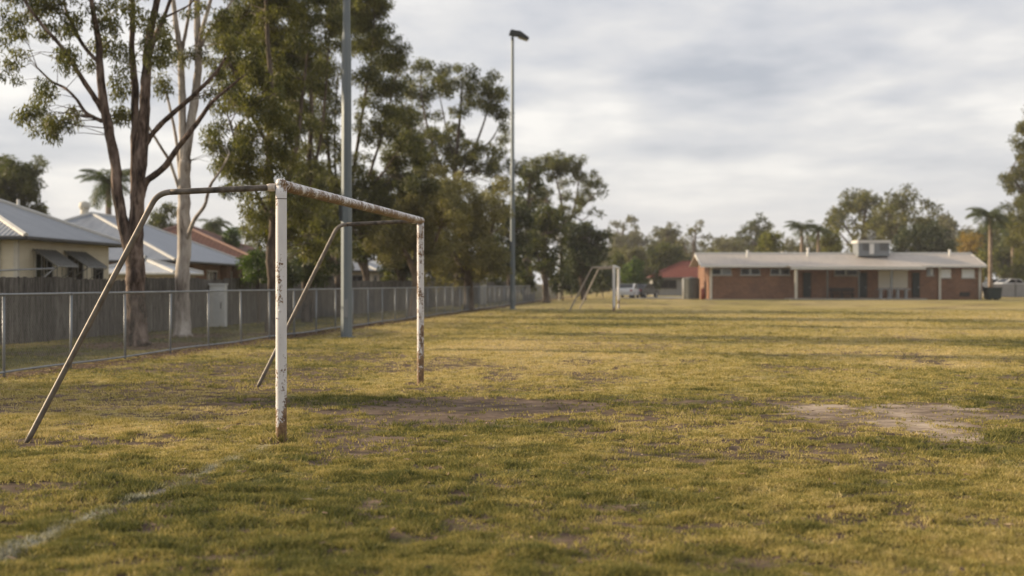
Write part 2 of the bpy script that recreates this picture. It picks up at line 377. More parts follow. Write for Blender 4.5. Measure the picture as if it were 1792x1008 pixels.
def ground_mat():
    m = mat('worn_turf_and_soil', (.2,.17,.08), .95, 0, .1); g = N(m); p = g.geo()
    n1 = g.noise(p, 6, 6, .7); n2 = g.noise(p, 45, 4, .7); n3 = g.noise(g.scale(p, (.10,.55,1)), 1, 4, .6)
    d = g.math('ADD', g.attr('dry'), g.math('ADD', g.math('MULTIPLY', g.math('SUBTRACT', n1, .5), .9), g.math('MULTIPLY', g.math('SUBTRACT', n3, .5), .55)))
    turf = g.ramp(d, [(.08, (.080,.080,.030)), (.34, (.165,.152,.048)), (.56, (.36,.292,.094)), (.88, (.47,.365,.165))])
    turf = g.mix(1., turf, g.ramp(n2, [(.40, (.40,.38,.36)), (.58, (1.18,1.18,1.18))]), 'MULTIPLY')
    ns = g.noise(p, 2.6, 9, .78)
    soil_d = g.ramp(ns, [(.38, (.048,.033,.024)), (.52, (.115,.080,.058)), (.66, (.20,.145,.107))])
    soil_p = g.ramp(ns, [(.38, (.17,.13,.095)), (.52, (.35,.275,.205)), (.66, (.47,.39,.305))])
    soil = g.mix(g.attr('pale'), soil_d, soil_p)
    soil = g.mix(g.attr('litter'), soil, g.ramp(n2, [(.35, (.06,.036,.022)), (.65, (.19,.125,.08))]))
    k = g.n('ShaderNodeMapRange', interpolation_type='SMOOTHSTEP')
    g.l(g.math('ADD', g.attr('bare'), g.math('MULTIPLY', g.math('SUBTRACT', n1, .5), 1.7)), k.inputs[0]); k.inputs[1].default_value = .28; k.inputs[2].default_value = .62
    c = g.mix(k.outputs[0], turf, soil)
    c = g.mix(g.math('MULTIPLY', g.attr('mark'), .75), c, (.60,.60,.57)); g.base(c)
    h = g.math('MULTIPLY', g.math('ADD', g.math('MULTIPLY', n1, .35), g.math('MULTIPLY', n2, .6)), g.math('SUBTRACT', 1., g.math('MULTIPLY', g.attr('bare'), .85))); g.bump(h, .016, .6)
    return m
ground = np_mesh('ground', gv, gf, ground_mat(), None, {'bare': ('POINT', ba), 'pale': ('POINT', pa), 'dry': ('POINT', dr), 'mark': ('POINT', mk), 'litter': ('POINT', li)}, True)
tag(ground, kind='structure')

# grass: tufts of thin blades, thinned over bare soil and with distance
def grass():
    n = 520000
    lo, hi = 5.7, 75.
    u = rng.uniform(0, 1, n); d = 1/(1/lo+(1/hi-1/lo)*u)**1.0          # density falls with the square of distance
    x = d*rng.uniform(-.46, .46, n)
    y = d
    ba, pa, dr, mk, li = field(x, y)
    ok = rng.uniform(0, 1, n) > np.clip((ba-.14+.7*(fbm(x*6, y*5, 131, 3)-.5))*1.5, 0, .955)
    cov = fbm(x*5.2, y*4.4, 130, 3); ok &= rng.uniform(0, 1, n) < np.clip(.18+1.15*smooth(.36, .56, cov)+.5*smooth(25, 60, y), 0, 1)
    ok &= ~((x < fence_x(y)-.1) & (rng.uniform(0, 1, n) < .5))
    x, y, dr, mk, ba = x[ok], y[ok], dr[ok], mk[ok], ba[ok]; n = len(x)
    clump = fbm(x*4.6, y*4.0, 101, 3); tall = smooth(.52, .74, clump)
    hgt = (.012+.020*tall+.010*rng.uniform(0, 1, n))*(1+.010*y)
    hgt *= np.where(dr < .3, 1.25, 1.)
    for (fx_, fy_) in ((-2.159,12.83), (-1.341,20.1), (-4.53,12.85), (-3.6,19.7)):
        rr = np.hypot(x-fx_, y-fy_); hgt *= 1+2.0*np.exp(-((rr-.16)/.10)**2)
    z = height(x, y)
    K = 6
    X = np.repeat(x, K); Y = np.repeat(y, K); Zz = np.repeat(z, K); H = np.repeat(hgt, K)*rng.uniform(.5, 1.25, n*K)
    D = np.repeat(y, K); spread = .018*(1+.035*D)
    X = X+rng.normal(size=n*K)*spread; Y = Y+rng.normal(size=n*K)*spread
    an = rng.uniform(0, 2*math.pi, n*K); lean = rng.uniform(.25, 1.35, n*K)*H; la = rng.uniform(0, 2*math.pi, n*K)
    w = .0028*(1+.10*D)*rng.uniform(.6, 1.3, n*K)
    v = np.empty((n*K, 3, 3))
    v[:,0] = np.stack([X-np.cos(an)*w, Y-np.sin(an)*w, Zz-.004], 1); v[:,1] = np.stack([X+np.cos(an)*w, Y+np.sin(an)*w, Zz-.004], 1)
    v[:,2] = np.stack([X+np.cos(la)*lean, Y+np.sin(la)*lean, Zz+H], 1)
    dry = np.repeat(dr-.06*tall+.70*(fbm(x*7.5, y*6.0, 140, 3)-.5), K)+rng.normal(size=n*K)*.14
    mark = np.repeat(mk, K)*(rng.uniform(0, 1, n*K) < .8)
    m = mat('short_dry_grass', (.2,.2,.05), .7, 0, .2); g = N(m)
    c = g.ramp(g.attr('dry'), [(.02, (.088,.098,.030)), (.28, (.180,.172,.046)), (.56, (.39,.318,.096)), (.88, (.58,.46,.22))])
    c = g.mix(g.math('MULTIPLY', g.attr('mark'), .85), c, (.62,.62,.60)); g.base(c)
    tr = g.n('ShaderNodeBsdfTranslucent'); mx = g.n('ShaderNodeMixShader'); mx.inputs[0].default_value = .35; g.l(c, tr.inputs['Color'])
    g.l(g.b.outputs[0], mx.inputs[1]); g.l(tr.outputs[0], mx.inputs[2]); g.l(mx.outputs[0], g.t.nodes['Material Output'].inputs['Surface'])
    o = np_mesh('grass', v.reshape(-1,3), np.arange(n*K*3).reshape(-1,3), m, None, {'dry': ('FACE', np.clip(dry, 0, 1)), 'mark': ('FACE', mark)})
    tag(o, 'short patchy dry green grass over the whole sports field', 'grass', kind='stuff')
grass()
def leaf_litter():
    n = 9000; d = rng.uniform(17, 80, n); x = fence_x(d)+rng.normal(size=n)*.38
    m2 = 3500; a = rng.uniform(0, 2*math.pi, m2); r = np.abs(rng.normal(size=m2))*1.5; c = np.array([(-8.9,32.5), (-9.24,38.5), (-6.6,39.5)])[rng.integers(0, 3, m2)]
    x = np.concatenate([x, c[:,0]+np.cos(a)*r]); d = np.concatenate([d, c[:,1]+np.sin(a)*r])
    m3 = 500; d3 = rng.uniform(6, 22, m3); x = np.concatenate([x, d3*rng.uniform(-.42, .42, m3)]); d = np.concatenate([d, d3])
    pos = np.stack([x, d, height(x, d)+rng.uniform(.012, .035, len(x))], 1)
    v, f, t = leaf_quads(pos, .085, .03, 0, None); v = v.reshape(-1,4,3); v[:,:,2] = pos[:,None,2]+(v[:,:,2]-pos[:,None,2])*.25; v = v.reshape(-1,3)
    m = mat('dead_leaf', (.2,.12,.07), .8); g = N(m); g.base(g.ramp(g.attr('tint'), [(0, (.05,.03,.018)), (.6, (.20,.125,.075)), (1, (.40,.30,.19))]))
    o = np_mesh('leaf_litter', v, f, m, None, {'tint': ('FACE', rng.uniform(0, 1, len(pos))**1.4)}); tag(o, 'brown leaf litter along the wire fence and under the gums', 'leaf litter', kind='stuff')
leaf_litter()

# ------------------------------------------------------------------ goals
def make_goal(label, r=.052, rs=.0275, pa='post_a', pb='post_b', ba='bar', sa='stay_dark', sb='stay'):
    t = thing('soccer_goal', label, 'goal', (0,0,0), 'rusty goal frames on the field')
    w = 7.315; H = 2.44
    seg = [(0,0,-.15)] + [(0,0,z) for z in np.linspace(0, H-r, 30)]
    b = MB(); b.tube(seg, r, 20); b.tube([(0,0,H-r), (0,0,H-.02), (0,0,H+.006), (0,0,H+.014)], [r, r*.99, r*.8, r*.4], 20)
    b.tube([(-.02,-r*1.0,.30), (-.02,-r*1.25,.30)], .008, 6); b.tube([(-.03,-r*.9,1.15), (-.03,-r*1.25,1.15)], .008, 6); b.tube([(.0,-r*1.0,1.22), (.0,-r*1.25,1.22)], .008, 6)
    p = b.build('post', M[pa], t, True)
    b = MB(); b.tube([(0,0,2.262), (0,0,2.270)], r+.0022, 20); b.build('seam_ring', M['stay_dark'], p, True)
    b = MB(); b.tube([(0,w,-.15)]+[(0,w,z) for z in np.linspace(0, H-r*1.4, 30)], r*.98, 20); b.build('post', M[pb], t, True)
    b = MB(); ys = np.linspace(r*.9, w+r*1.1, 40); b.tube([(0, yy, H-r+.006) for yy in ys], r*1.02, 20)
    bar = b.build('crossbar', M[ba], t, True)
    for yy, yb, zb in ((.0, .05, 0.), (w-.02, w-.03, 0.)):
        s = 1 if yy > 1 else 0
        x0, z0 = (-.053, 2.375) if not s else (-.05, 2.39)
        bend = Vector((-1.15, yy+(-.12 if not s else -.31), 2.325)); foot = Vector((-2.39 if not s else -2.27, -.265 if not s else 6.64, -.06)); st = Vector((x0, yy, z0))
        d1 = (st-bend).normalized(); d2 = (foot-bend).normalized(); pts = [st]
        pts += [bend+d1*.12*(1-k)**2 + d2*.12*k**2 for k in np.linspace(0, 1, 9)]
        top = MB(); top.tube([st+(bend+d1*.12-st)*k for k in np.linspace(0, 1, 14)], rs*1.02, 14)
        sk = top.build('stay_arm', M[sa], t, True)
        low = MB(); low.tube(pts[1:]+[bend+d2*.12+(foot-bend-d2*.12)*k for k in np.linspace(.05, 1, 16)], rs, 14); low.build('stay_leg', M[sb], t, True)
        c = MB(); c.tube([st, st+Vector((-.065,0,-.002)), st+Vector((-.085,0,-.003))], [.036,.036,.03], 14); c.build('collar', M['collar'], sk, True)
    return t
goal = make_goal('large rusty white goal frame in the foreground with peeling posts')
ang = math.atan2(A1[1]-A0[1], A1[0]-A0[0])-math.pi/2
goal.location = (A0[0], A0[1], 0); goal.rotation_euler[2] = ang
def copy_tree(o, parent=None):
    c = o.copy(); col.objects.link(c)
    if parent is not None: c.parent = parent
    for ch in [k for k in bpy.data.objects if k.parent == o]: copy_tree(ch, c)
    return c
goal2 = make_goal('small far goal frame seen almost edge on, left of the clubhouse', .075, .042, 'post_clean', 'post_clean', 'post_clean', 'stay_pale', 'stay_pale')
goal2.location = (5.42, 73, 0); goal2.rotation_euler[2] = ang

# ------------------------------------------------------------------ chain-link fence
def chain_fence():
    t = thing('chain_link_fence', 'long grey chain-link fence with pipe rails along the left side', 'fence', (fence_x(21.6), 21.6, 0))
    d0, n, st = 21.6-6*2.43, 54, 2.43; H = 1.30
    L = lambda d, z: Vector((fence_x(d), d, z))
    dend = d0+(n-1)*st
    b = MB(); b.tube([L(d, H) for d in np.linspace(d0, dend, 60)], .021, 8); b.build('top_rail', M['galv'], t, True)
    b = MB(); b.tube([L(d, .07+.012*math.sin(d*.9)) for d in np.linspace(d0, dend, 120)], .019, 8); b.build('bottom_rail', M['galv'], t, True)
    first = None
    for k in range(n):
        d = d0+k*st
        if first is None:
            b = MB(); b.tube([L(d, -.2), L(d, H-.005)], .024, 10); b.tube([L(d, H-.03), L(d, H+.024)], .03, 10)
            first = b.build('post', M['galv'], t, True); off = L(d, 0)-Vector(t['_o'])
            for v in first.data.vertices: v.co -= off
            first.location = off
        else:
            c = first.copy(); col.objects.link(c); c.parent = t; c.location = L(d, 0)-Vector(t['_o'])
            c.rotation_euler = (random.uniform(-.012, .012), random.uniform(-.012, .012), 0)
    # woven diagonal wires
    length = (dend-d0)*math.sqrt(1+FS*FS); dirv = np.array([FS, 1, 0])/math.sqrt(1+FS*FS); p0 = np.array([fence_x(d0), d0, 0]); nrm = np.array([dirv[1], -dirv[0], 0])
    V = []; pit = .078; hh = H-.09; s0 = np.arange(-hh, length, pit)
    for sg in (1, -1):
        a = s0 if sg == 1 else s0+hh; bb = a+sg*hh
        a_c = np.clip(a, 0, length); za = .08+np.abs(a_c-a); b_c = np.clip(bb, 0, length); zb = H-.01-np.abs(b_c-bb)
        A = p0+a_c[:,None]*dirv; A[:,2] = za; B = p0+b_c[:,None]*dirv; B[:,2] = zb
        A = A+nrm*.004*sg; B = B+nrm*.004*sg
        up = np.array([0,0,1.]); dd = unit(B-A); s1 = np.cross(dd, nrm); w = .0021
        ring = [nrm*w, -.5*nrm*w+.87*s1*w, -.5*nrm*w-.87*s1*w]
        V.append(np.stack([A+ring[0], A+ring[1], A+ring[2], B+ring[0], B+ring[1], B+ring[2]], 1))
    V = np.concatenate(V); n6 = len(V); base = np.arange(n6)[:,None]*6
    f = np.concatenate([base+np.array(q) for q in ((0,1,4,3), (1,2,5,4), (2,0,3,5))])
    np_mesh('wire_mesh', V.reshape(-1,3), f, M['wire'], t)
chain_fence()

# ------------------------------------------------------------------ paling fence
def paling_fence():
    t = thing('timber_paling_fence', 'weathered grey timber paling fence behind the chain-link fence', 'fence', (pal_x(33.4), 33.4, 0))
    b = MB(); d = 16.; e = Vector((.14, 1, 0)).normalized(); q = Vector((e.y, -e.x, 0)); k = 0
    sec = 0
    while d < 118:
        if k % 24 == 0: sec = random.uniform(-.05, .05)
        w = .092*random.uniform(.9, 1.03) if d < 60 else .19
        z = 1.62+sec+random.uniform(-.018, .02); o = Vector((pal_x(d), d, 0))+q*random.uniform(0, .01)
        m4 = Matrix.Translation(o) @ Matrix(((e.x, q.x, 0, 0), (e.y, q.y, 0, 0), (0, 0, 1, 0), (0, 0, 0, 1)))
        b.box((0, -.009, -.05), (w, .009, z), m4, random.uniform(.1, .9)); d += (w+.008)*e.y; k += 1
    b.build('paling_boards', M['paling'], t)
    for z in (.35, 1.25):
        b = MB(); b.box((0,-.07,z), (1,-.011,z+.075)); 
        m4 = Matrix.Translation((pal_x(16), 16, 0)) @ Matrix(((e.x*103, q.x, 0, 0), (e.y*103, q.y, 0, 0), (0, 0, 1, 0), (0, 0, 0, 1)))
        for v in b.v: v[:] = m4 @ v
        b.build('rail', M['paling'], t)
paling_fence()

# ------------------------------------------------------------------ floodlight poles
def flood_pole(label, x, y, lamps_dir):
    t = thing('floodlight_pole', label, 'floodlight pole', (x, y, 0), 'floodlight poles beside the fence')
    b = MB(); b.tube([(x,y,-.3), (x,y,8.2), (x,y,8.35)], [.165,.135,.112], 8); b.build('lower_shaft', M['galv_pole'], t)
    b = MB(); b.tube([(x,y,8.3), (x,y,15.6), (x,y,15.75)], [.110,.085,.05], 8); b.build('upper_shaft', M['galv_pole'], t)
    b = MB(); b.tube([(x,y,-.02), (x,y,.02)], .26, 8); b.build('base_flange', M['galv_pole'], t)
    b = MB(); b.box((x-.05,y-.185,.55), (x+.05,y-.14,1.05)); b.build('access_hatch', M['galv'], t, bevel=.008)
    b = MB(); b.box((x-.20,y-.10,3.2), (x-.14,y+.03,3.9)); b.build('junction_box', M['lamp_dark'], t, bevel=.01)
    b = MB(); b.box((x-.07,y-.55,15.42), (x+.07,y+.55,15.54)); b.build('cross_arm', M['galv_pole'], t)
    for k, yy in enumerate((-.42, .42)):
        m4 = Matrix.Translation((x+.1, y+yy, 15.72+.18*k)) @ Matrix.Rotation(R(12), 4, 'Y')
        b = MB(); b.prism([(-.28,-.12), (.25,-.09), (.85,-.16), (.88,-.08), (.35,.16), (-.22,.14)], -.30, .30, m4)
        fl = b.build('floodlight', M['lamp_dark'], t, bevel=.02)
        b = MB(); b.box((.27,-.26,-.14), (.83,.26,-.128), m4 @ Matrix.Rotation(R(7), 4, 'Y')); b.build('lens', M['lens'], fl)
        b = MB(); b.box((-.12,-.04,-.32), (-.02,.04,-.12), m4); b.build('bracket', M['galv_pole'], fl)
flood_pole('nearest thick grey octagonal floodlight pole, rising out of frame behind the goal', -4.55, 37.7, 1)
flood_pole('more distant slender grey floodlight pole with its lamps visible at the top', .03, 78.7, 1)

# ------------------------------------------------------------------ trees
def bez(pts, n=5):
    """smooth polyline through pts (Catmull-Rom)"""
    out = []
    for i in range(len(pts)-1):
        p0 = pts[max(i-1, 0)]; p1 = pts[i]; p2 = pts[i+1]; p3 = pts[min(i+2, len(pts)-1)]
        for k in range(n):
            s = k/n; out.append(.5*((2*p1)+(p2-p0)*s+(2*p0-5*p1+4*p2-p3)*s*s+(-p0+3*p1-3*p2+p3)*s**3))
    out.append(pts[-1]); return out
def tree(name, label, cat, base, limbs, blobs, leaf, bark_m, L=.14, W=.032, dens=1., clump=.5, droop=1., depth=1., group=None, twig=True, sub_r=.02, fill=1.0, thin=1.):
    """limbs: polylines of (x,y,z,r) in the world. blobs: (centre, (rx,ry,rz)) ellipsoids of foliage."""
    t = thing(name, label, cat, (base[0], base[1], 0), group)
    tb = MB(); sk = []
    for lb in limbs:
        pts = bez([Vector(p[:3]) for p in lb]); rr = np.interp(np.linspace(0, 1, len(pts)), np.linspace(0, 1, len(lb)), [p[3]*thin for p in lb])
        pts = [p+Vector((random.uniform(-1,1), random.uniform(-1,1), 0))*float(r)*.10 for p, r in zip(pts, rr)]
        tb.tube(pts, list(rr*np.array([random.uniform(.94,1.07) for _ in rr])), 10 if rr[0] > .08 else 6); sk += [(p, r) for p, r in zip(pts, rr)]
    S = np.array([tuple(p) for p, r in sk]); SR = np.array([r for p, r in sk])
    cents, crad, cdepth = [], [], []
    for (c, rad) in blobs:
        vol = rad[0]*rad[1]*rad[2]*4.19; nc = max(3, int(dens*1.05*vol/(clump**3*4.19)))
        for k in range(nc):
            v = rng.normal(size=3); v /= np.linalg.norm(v); v *= rng.uniform(0, 1)**(1/2.4)
            cents.append((c[0]+v[0]*rad[0], c[1]+v[1]*rad[1], c[2]+v[2]*rad[2])); crad.append(clump*rng.uniform(.55, 1.25))
    C = np.array(cents); CR = np.array(crad)
    if twig and len(C):
        order = rng.permutation(len(C))[:260]
        for k in order:
            dd = np.linalg.norm(S-C[k], axis=1)+np.where(S[:,2] > C[k][2]+.1, .8, 0)
            j = int(np.argmin(dd))
            if dd[j] < .15: continue
            a = Vector(S[j]); bq = Vector(C[k]); mid = (a+bq)/2+Vector((0,0,.12*dd[j]))+Vector(rng.normal(size=3)*.06*dd[j])
            r0 = min(SR[j]*.6, sub_r*(.5+.5*min(dd[j], 3)))
            tb.tube([a, a.lerp(mid, .55), mid, mid.lerp(bq, .55), bq], [r0, r0*.8, r0*.6, r0*.4, r0*.2], 4, False)
    tb.build('trunk', bark_m, t, True)
    per = np.clip((fill*math.pi*CR**2/(.28*L*W)).astype(int), 8, 1500)
    idx = np.repeat(np.arange(len(C)), per); n = len(idx)
    v = unit(rng.normal(size=(n,3)))*(rng.uniform(0, 1, n)**(1/2.2))[:,None]*CR[idx][:,None]
    v[:,2] *= .85; v[:,2] += .25*L
    pos = C[idx]+v
    ct = rng.uniform(-.22, .22, len(C))
    tint = np.clip(.42+ct[idx]+rng.normal(size=n)*.2, 0, 1)
    V, Fc, T = leaf_quads(pos, L, W, droop, tint)
    np_mesh('crown', V, Fc, leaf, t, {'tint': ('FACE', T)})
    return t
def PP(d, lst, jit=.0):
    """photo columns/rows of a limb at distance d (+offset) -> world polyline"""
    out = []
    for q in lst:
        px, py, r = q[:3]; dd = d+(q[3] if len(q) > 3 else 0); v = P(px, py, dd); out.append((v.x, v.y, v.z, r))
    return out
def BB(d, lst, deep=1.1, spread=1.2):
    out = []
    for q in lst:
        px, py, rx, ry = q[:4]; off = q[4] if len(q) > 4 else random.uniform(-spread, spread)
        v = P(px, py, d+off); k = (1.22 if d < 45 else 1.29)*d/F; out.append(((v.x, v.y, v.z), (rx*k, deep*.5*(rx+ry)*k, ry*k)))
    return out
# rough-barked gum
d = 32.5
tree('gum_tree', 'rough red-brown barked gum with forked trunk beside the wire fence', 'tree', (GX(240,d), d), [
    PP(d, [(241,612,.36), (240,590,.27), (238,540,.235), (238,490,.225), (236,450,.22), (235,420,.20)]),
    PP(d, [(232,470,.15), (222,420,.15), (207,350,.135), (202,290,.125), (190,225,.115), (181,180,.11), (175,120,.09), (172,70,.075), (163,20,.06,-.5), (150,-60,.04,-.8), (146,-110,.02,-1)]),
    PP(d, [(236,440,.19), (238,400,.175), (242,330,.165), (248,260,.15), (253,190,.135), (256,130,.12), (262,60,.10,.3), (275,0,.08,.4), (285,-90,.05,.5), (290,-150,.02,.5)]),
    PP(d, [(236,430,.12,.3), (236,340,.115,.4), (236,240,.10,.4), (236,150,.09,.4), (231,90,.075,.5), (232,0,.06,.5), (225,-90,.035,.5), (222,-140,.02,.5)]),
    PP(d, [(246,345,.10), (256,318,.085), (285,295,.075,-.3), (310,260,.065,-.6), (345,215,.055,-.9), (370,180,.045,-1.1), (405,150,.03,-1.4), (430,130,.015,-1.5)]),
    PP(d, [(250,262,.08), (266,235,.07), (295,205,.065,-.4), (335,170,.055,-.8), (375,130,.045,-1.1), (395,100,.03,-1.3)]),
    PP(d, [(183,200,.075), (162,165,.07,-.2), (140,132,.06,-.4), (110,85,.05,-.7), (75,45,.04,-1), (45,5,.03,-1.2), (20,-40,.02,-1.3)]),
    PP(d, [(178,212,.05), (150,197,.045,.3), (135,175,.04,.5), (115,155,.035,.8), (90,142,.03,1), (65,118,.02,1.2)]),
    PP(d, [(173,110,.05), (150,85,.05,.3), (135,60,.045,.4), (115,15,.035,.7), (105,-40,.02,.9)]),
    PP(d, [(256,120,.07), (270,70,.06,.6), (285,35,.05,.8), (300,-5,.04,1.), (330,-80,.02,1.2)]),
    PP(d, [(285,32,.03,.8), (310,20,.025,.9), (335,5,.02,1.), (360,-30,.01,1.)]),
  ], BB(d, [(38,55,42,40), (22,118,35,30), (58,160,34,26), (100,42,46,34), (150,22,42,30), (140,95,34,30), (105,100,26,22), (75,212,26,20), (50,200,22,14), (108,222,24,24), (95,235,18,16), (120,205,18,18), (30,20,34,24),
        (192,40,36,32), (210,110,26,30), (190,85,24,22), (214,155,18,24), (212,190,10,16), (235,60,34,30), (262,100,24,26), (280,60,26,26), (250,20,40,28),
        (80,-30,60,40), (150,-50,60,40), (225,-60,60,45), (290,-50,55,40), (20,-30,50,40), (180,-120,60,40), (250,-130,50,35),
        (380,170,26,22), (400,130,26,26), (420,160,22,24)], .9, 1.0),
  M['leaf_gum'], M['bark_rough'], .135, .034, .56, .27, 1.6, sub_r=.012, fill=.85)
# pale smooth gum
d = 38.5
tree('gum_tree', 'smooth pale white-trunked gum between the wire fence and palings', 'tree', (GX(320,d), d), [
    PP(d, [(319,596,.33), (319,580,.25), (319,540,.215), (320,480,.20), (322,400,.19), (322,330,.18), (324,280,.17)]),
    PP(d, [(324,290,.15), (330,240,.135), (340,180,.125), (347,120,.11), (346,60,.095), (345,0,.08), (348,-90,.05), (350,-150,.02)]),
    PP(d, [(322,300,.12), (320,240,.11), (319,170,.105), (315,90,.09,.4), (308,40,.075,.5), (302,-10,.06,.6), (295,-100,.03,.6)]),
    PP(d, [(346,100,.07), (355,50,.06,-.3), (366,10,.05,-.5), (385,-60,.03,-.6)]),
    PP(d, [(316,100,.06,.4), (326,50,.05,.6), (334,0,.04,.7), (340,-60,.02,.8)]),
    PP(d, [(347,90,.05), (368,52,.045,.5), (392,22,.035,.7), (420,-20,.02,.8)]),
    PP(d, [(313,330,.045), (298,285,.045,-.3), (280,255,.04,-.4), (262,225,.035,-.5), (248,200,.02,-.5)]),
    PP(d, [(315,310,.05,.4), (309,250,.045,.4), (300,200,.04,.4), (290,160,.03,.4), (283,140,.02,.4)]),
    PP(d, [(325,425,.06), (340,385,.055,-.5), (358,360,.045,-.7), (368,325,.04,-.8), (385,300,.03,-.9), (402,268,.02,-1)]),
  ], BB(d, [(300,60,28,26), (330,30,34,28), (372,40,34,30), (395,85,34,30), (360,95,24,22), (330,95,18,20), (282,150,20,22), (296,110,20,18), (418,60,34,30),
        (330,-50,60,40), (400,-40,60,40), (280,-60,50,40), (350,-130,60,35), (395,250,18,20), (388,285,14,14), (372,250,12,14)], .9, 1.0),
  M['leaf_gum'], M['bark_pale'], .135, .034, .46, .28, 1.5, sub_r=.012, fill=.85)
# big drooping gum behind the near goal post
d = 41.5
tree('gum_tree', 'drooping olive gum hanging over the houses behind the near goal post', 'tree', (GX(476,d), d), [
    PP(d, [(474,600,.22), (473,560,.15), (476,500,.13), (472,450,.125), (478,400,.12), (476,340,.11), (470,260,.10), (478,180,.09), (470,90,.07), (465,0,.05), (460,-90,.02)]),
    PP(d, [(482,590,.13,.3), (484,500,.11,.3), (486,420,.10,.3), (500,330,.085,.6), (520,250,.07,.8), (530,160,.05,1), (540,80,.02,1)]),
    PP(d, [(476,390,.07), (462,360,.06), (450,340,.05,-.5), (432,300,.045,-.8), (410,240,.035,-1), (395,190,.02,-1)]),
    PP(d, [(472,260,.07), (440,200,.06,-.5), (415,140,.045,-.7), (395,90,.02,-.8)]),
    PP(d, [(476,330,.06), (455,305,.05,.5), (430,290,.04,.7), (405,275,.03,.9), (385,270,.02,1)]),
  ], BB(d, [(405,150,36,40), (428,205,40,40), (392,228,28,30), (440,268,46,44), (400,292,28,28), (462,325,40,36), (478,205,46,52), (440,380,34,24), (500,410,44,40), (520,345,40,44), (412,335,26,22),
        (430,100,40,44), (470,130,44,44), (505,180,34,44), (500,270,36,40), (480,60,46,44), (420,50,34,34), (392,175,22,26), (450,-10,60,45), (520,-20,50,45), (470,-80,60,45), (545,420,36,36), (460,420,22,20)], 1.0, 1.6),
  M['leaf_gum'], M['bark_grey'], .15, .038, .75, .36, 1.6)
d = 52
tree('gum_tree', 'dense dark gum rising behind the drooping olive gum', 'tree', (GX(535,d), d), [
    PP(d, [(535,572,.3), (535,500,.22), (538,400,.2), (540,300,.17), (545,200,.14), (540,100,.1), (530,0,.07), (520,-90,.03)]),
    PP(d, [(538,380,.13), (520,300,.11), (505,220,.09), (495,120,.07), (480,40,.04)]),
    PP(d, [(540,330,.12), (558,260,.1), (568,180,.08), (575,90,.05), (580,20,.03)]),
  ], BB(d, [(430,70,46,46), (480,50,50,50), (498,130,46,46), (455,140,40,40), (530,70,44,44), (405,35,36,30), (480,-50,70,45), (540,-30,60,45), (540,150,40,40), (510,230,34,40), (535,300,36,40), (575,60,34,36), (560,225,24,30), (520,390,40,36), (560,400,38,36)], 1.0, 2),
  M['leaf_gum2'], M['bark_grey'], .17, .045, .9, .44, 1.4, thin=.6)
d = 61
tree('gum_tree', 'tall many-stemmed gum behind the nearest floodlight pole', 'tree', (GX(595,d), d), [
    PP(d, [(592,556,.35), (592,500,.26), (590,430,.22), (582,350,.18), (575,270,.14), (568,180,.1), (560,90,.06)]),
    PP(d, [(592,440,.2), (598,350,.16), (600,260,.13), (606,170,.1), (612,80,.07), (615,0,.03)]),
    PP(d, [(594,420,.2), (612,340,.16), (626,250,.13), (640,160,.1), (652,90,.07), (655,30,.03)]),
    PP(d, [(598,420,.17), (630,350,.14), (655,280,.11), (678,200,.08), (690,140,.05)]),
    PP(d, [(590,400,.14), (566,340,.12), (550,280,.09), (540,200,.06)]),
    PP(d, [(594,400,.12), (588,320,.10), (586,220,.08), (592,130,.05)]),
    PP(d, [(640,335,.09), (672,300,.07), (700,260,.05), (720,235,.03)]),
  ], BB(d, [(663,38,30,28), (683,88,26,30), (640,75,26,24), (694,150,20,30), (650,190,24,22), (628,20,34,26), (705,240,28,28), (600,28,44,34), (642,32,34,28), (665,70,28,26), (686,105,24,28), (678,140,22,22), (622,80,36,26), (560,120,34,34), (640,120,24,22), (662,165,26,22), (692,180,22,30), (575,190,26,26), (560,250,34,34), (640,222,24,20), (690,225,40,30), (718,205,22,26), (700,285,44,34), (655,300,30,26),
        (690,335,44,34), (600,335,40,34), (650,365,44,34), (550,350,40,36), (600,-35,60,36), (640,-10,40,30), (720,330,34,34), (590,400,40,34), (690,400,40,34), (560,300,26,28), (620,280,16,16), (545,440,36,30), (600,450,36,26)], .95, 2),
  M['leaf_gum2'], M['bark_grey'], .18, .048, 1.0, .44, 1.3, thin=.55, fill=1.1)
d = 86
tree('gum_tree', 'tall open-crowned gum left of the distant floodlight pole', 'tree', (GX(805,d), d), [
    PP(d, [(800,537,.42), (800,480,.34), (798,400,.3), (795,330,.26), (800,260,.2), (806,190,.14), (808,140,.06)]),
    PP(d, [(796,340,.18), (770,290,.16), (750,230,.12), (738,170,.08), (735,130,.04)]),
    PP(d, [(798,320,.17), (825,270,.14), (845,220,.11), (858,170,.07), (855,140,.03)]),
    PP(d, [(828,268,.1), (855,250,.09), (872,225,.06), (884,200,.03)]),
    PP(d, [(798,290,.1), (782,230,.09), (772,180,.06), (765,145,.03)]),
  ], BB(d, [(750,165,24,18), (785,140,24,16), (835,180,22,16), (862,165,20,16), (745,240,26,20), (785,262,24,20), (822,255,20,16), (735,130,24,18), (722,165,18,18), (758,135,26,18), (785,158,18,14), (806,142,24,22), (830,150,16,14), (852,150,24,22), (870,180,16,20), (880,215,11,20), (884,238,9,12), (852,188,20,14), (800,200,12,14), (740,205,22,16), (765,245,26,18), (722,250,22,24), (805,238,24,18), (842,262,26,18), (868,280,22,18), (800,280,30,20), (760,290,28,22), (835,300,30,20), (735,300,26,22), (880,310,24,24)], .9, 2),
  M['leaf_gum2'], M['bark_grey'], .24, .07, 1.0, .5, 1., thin=.55)
d = 60
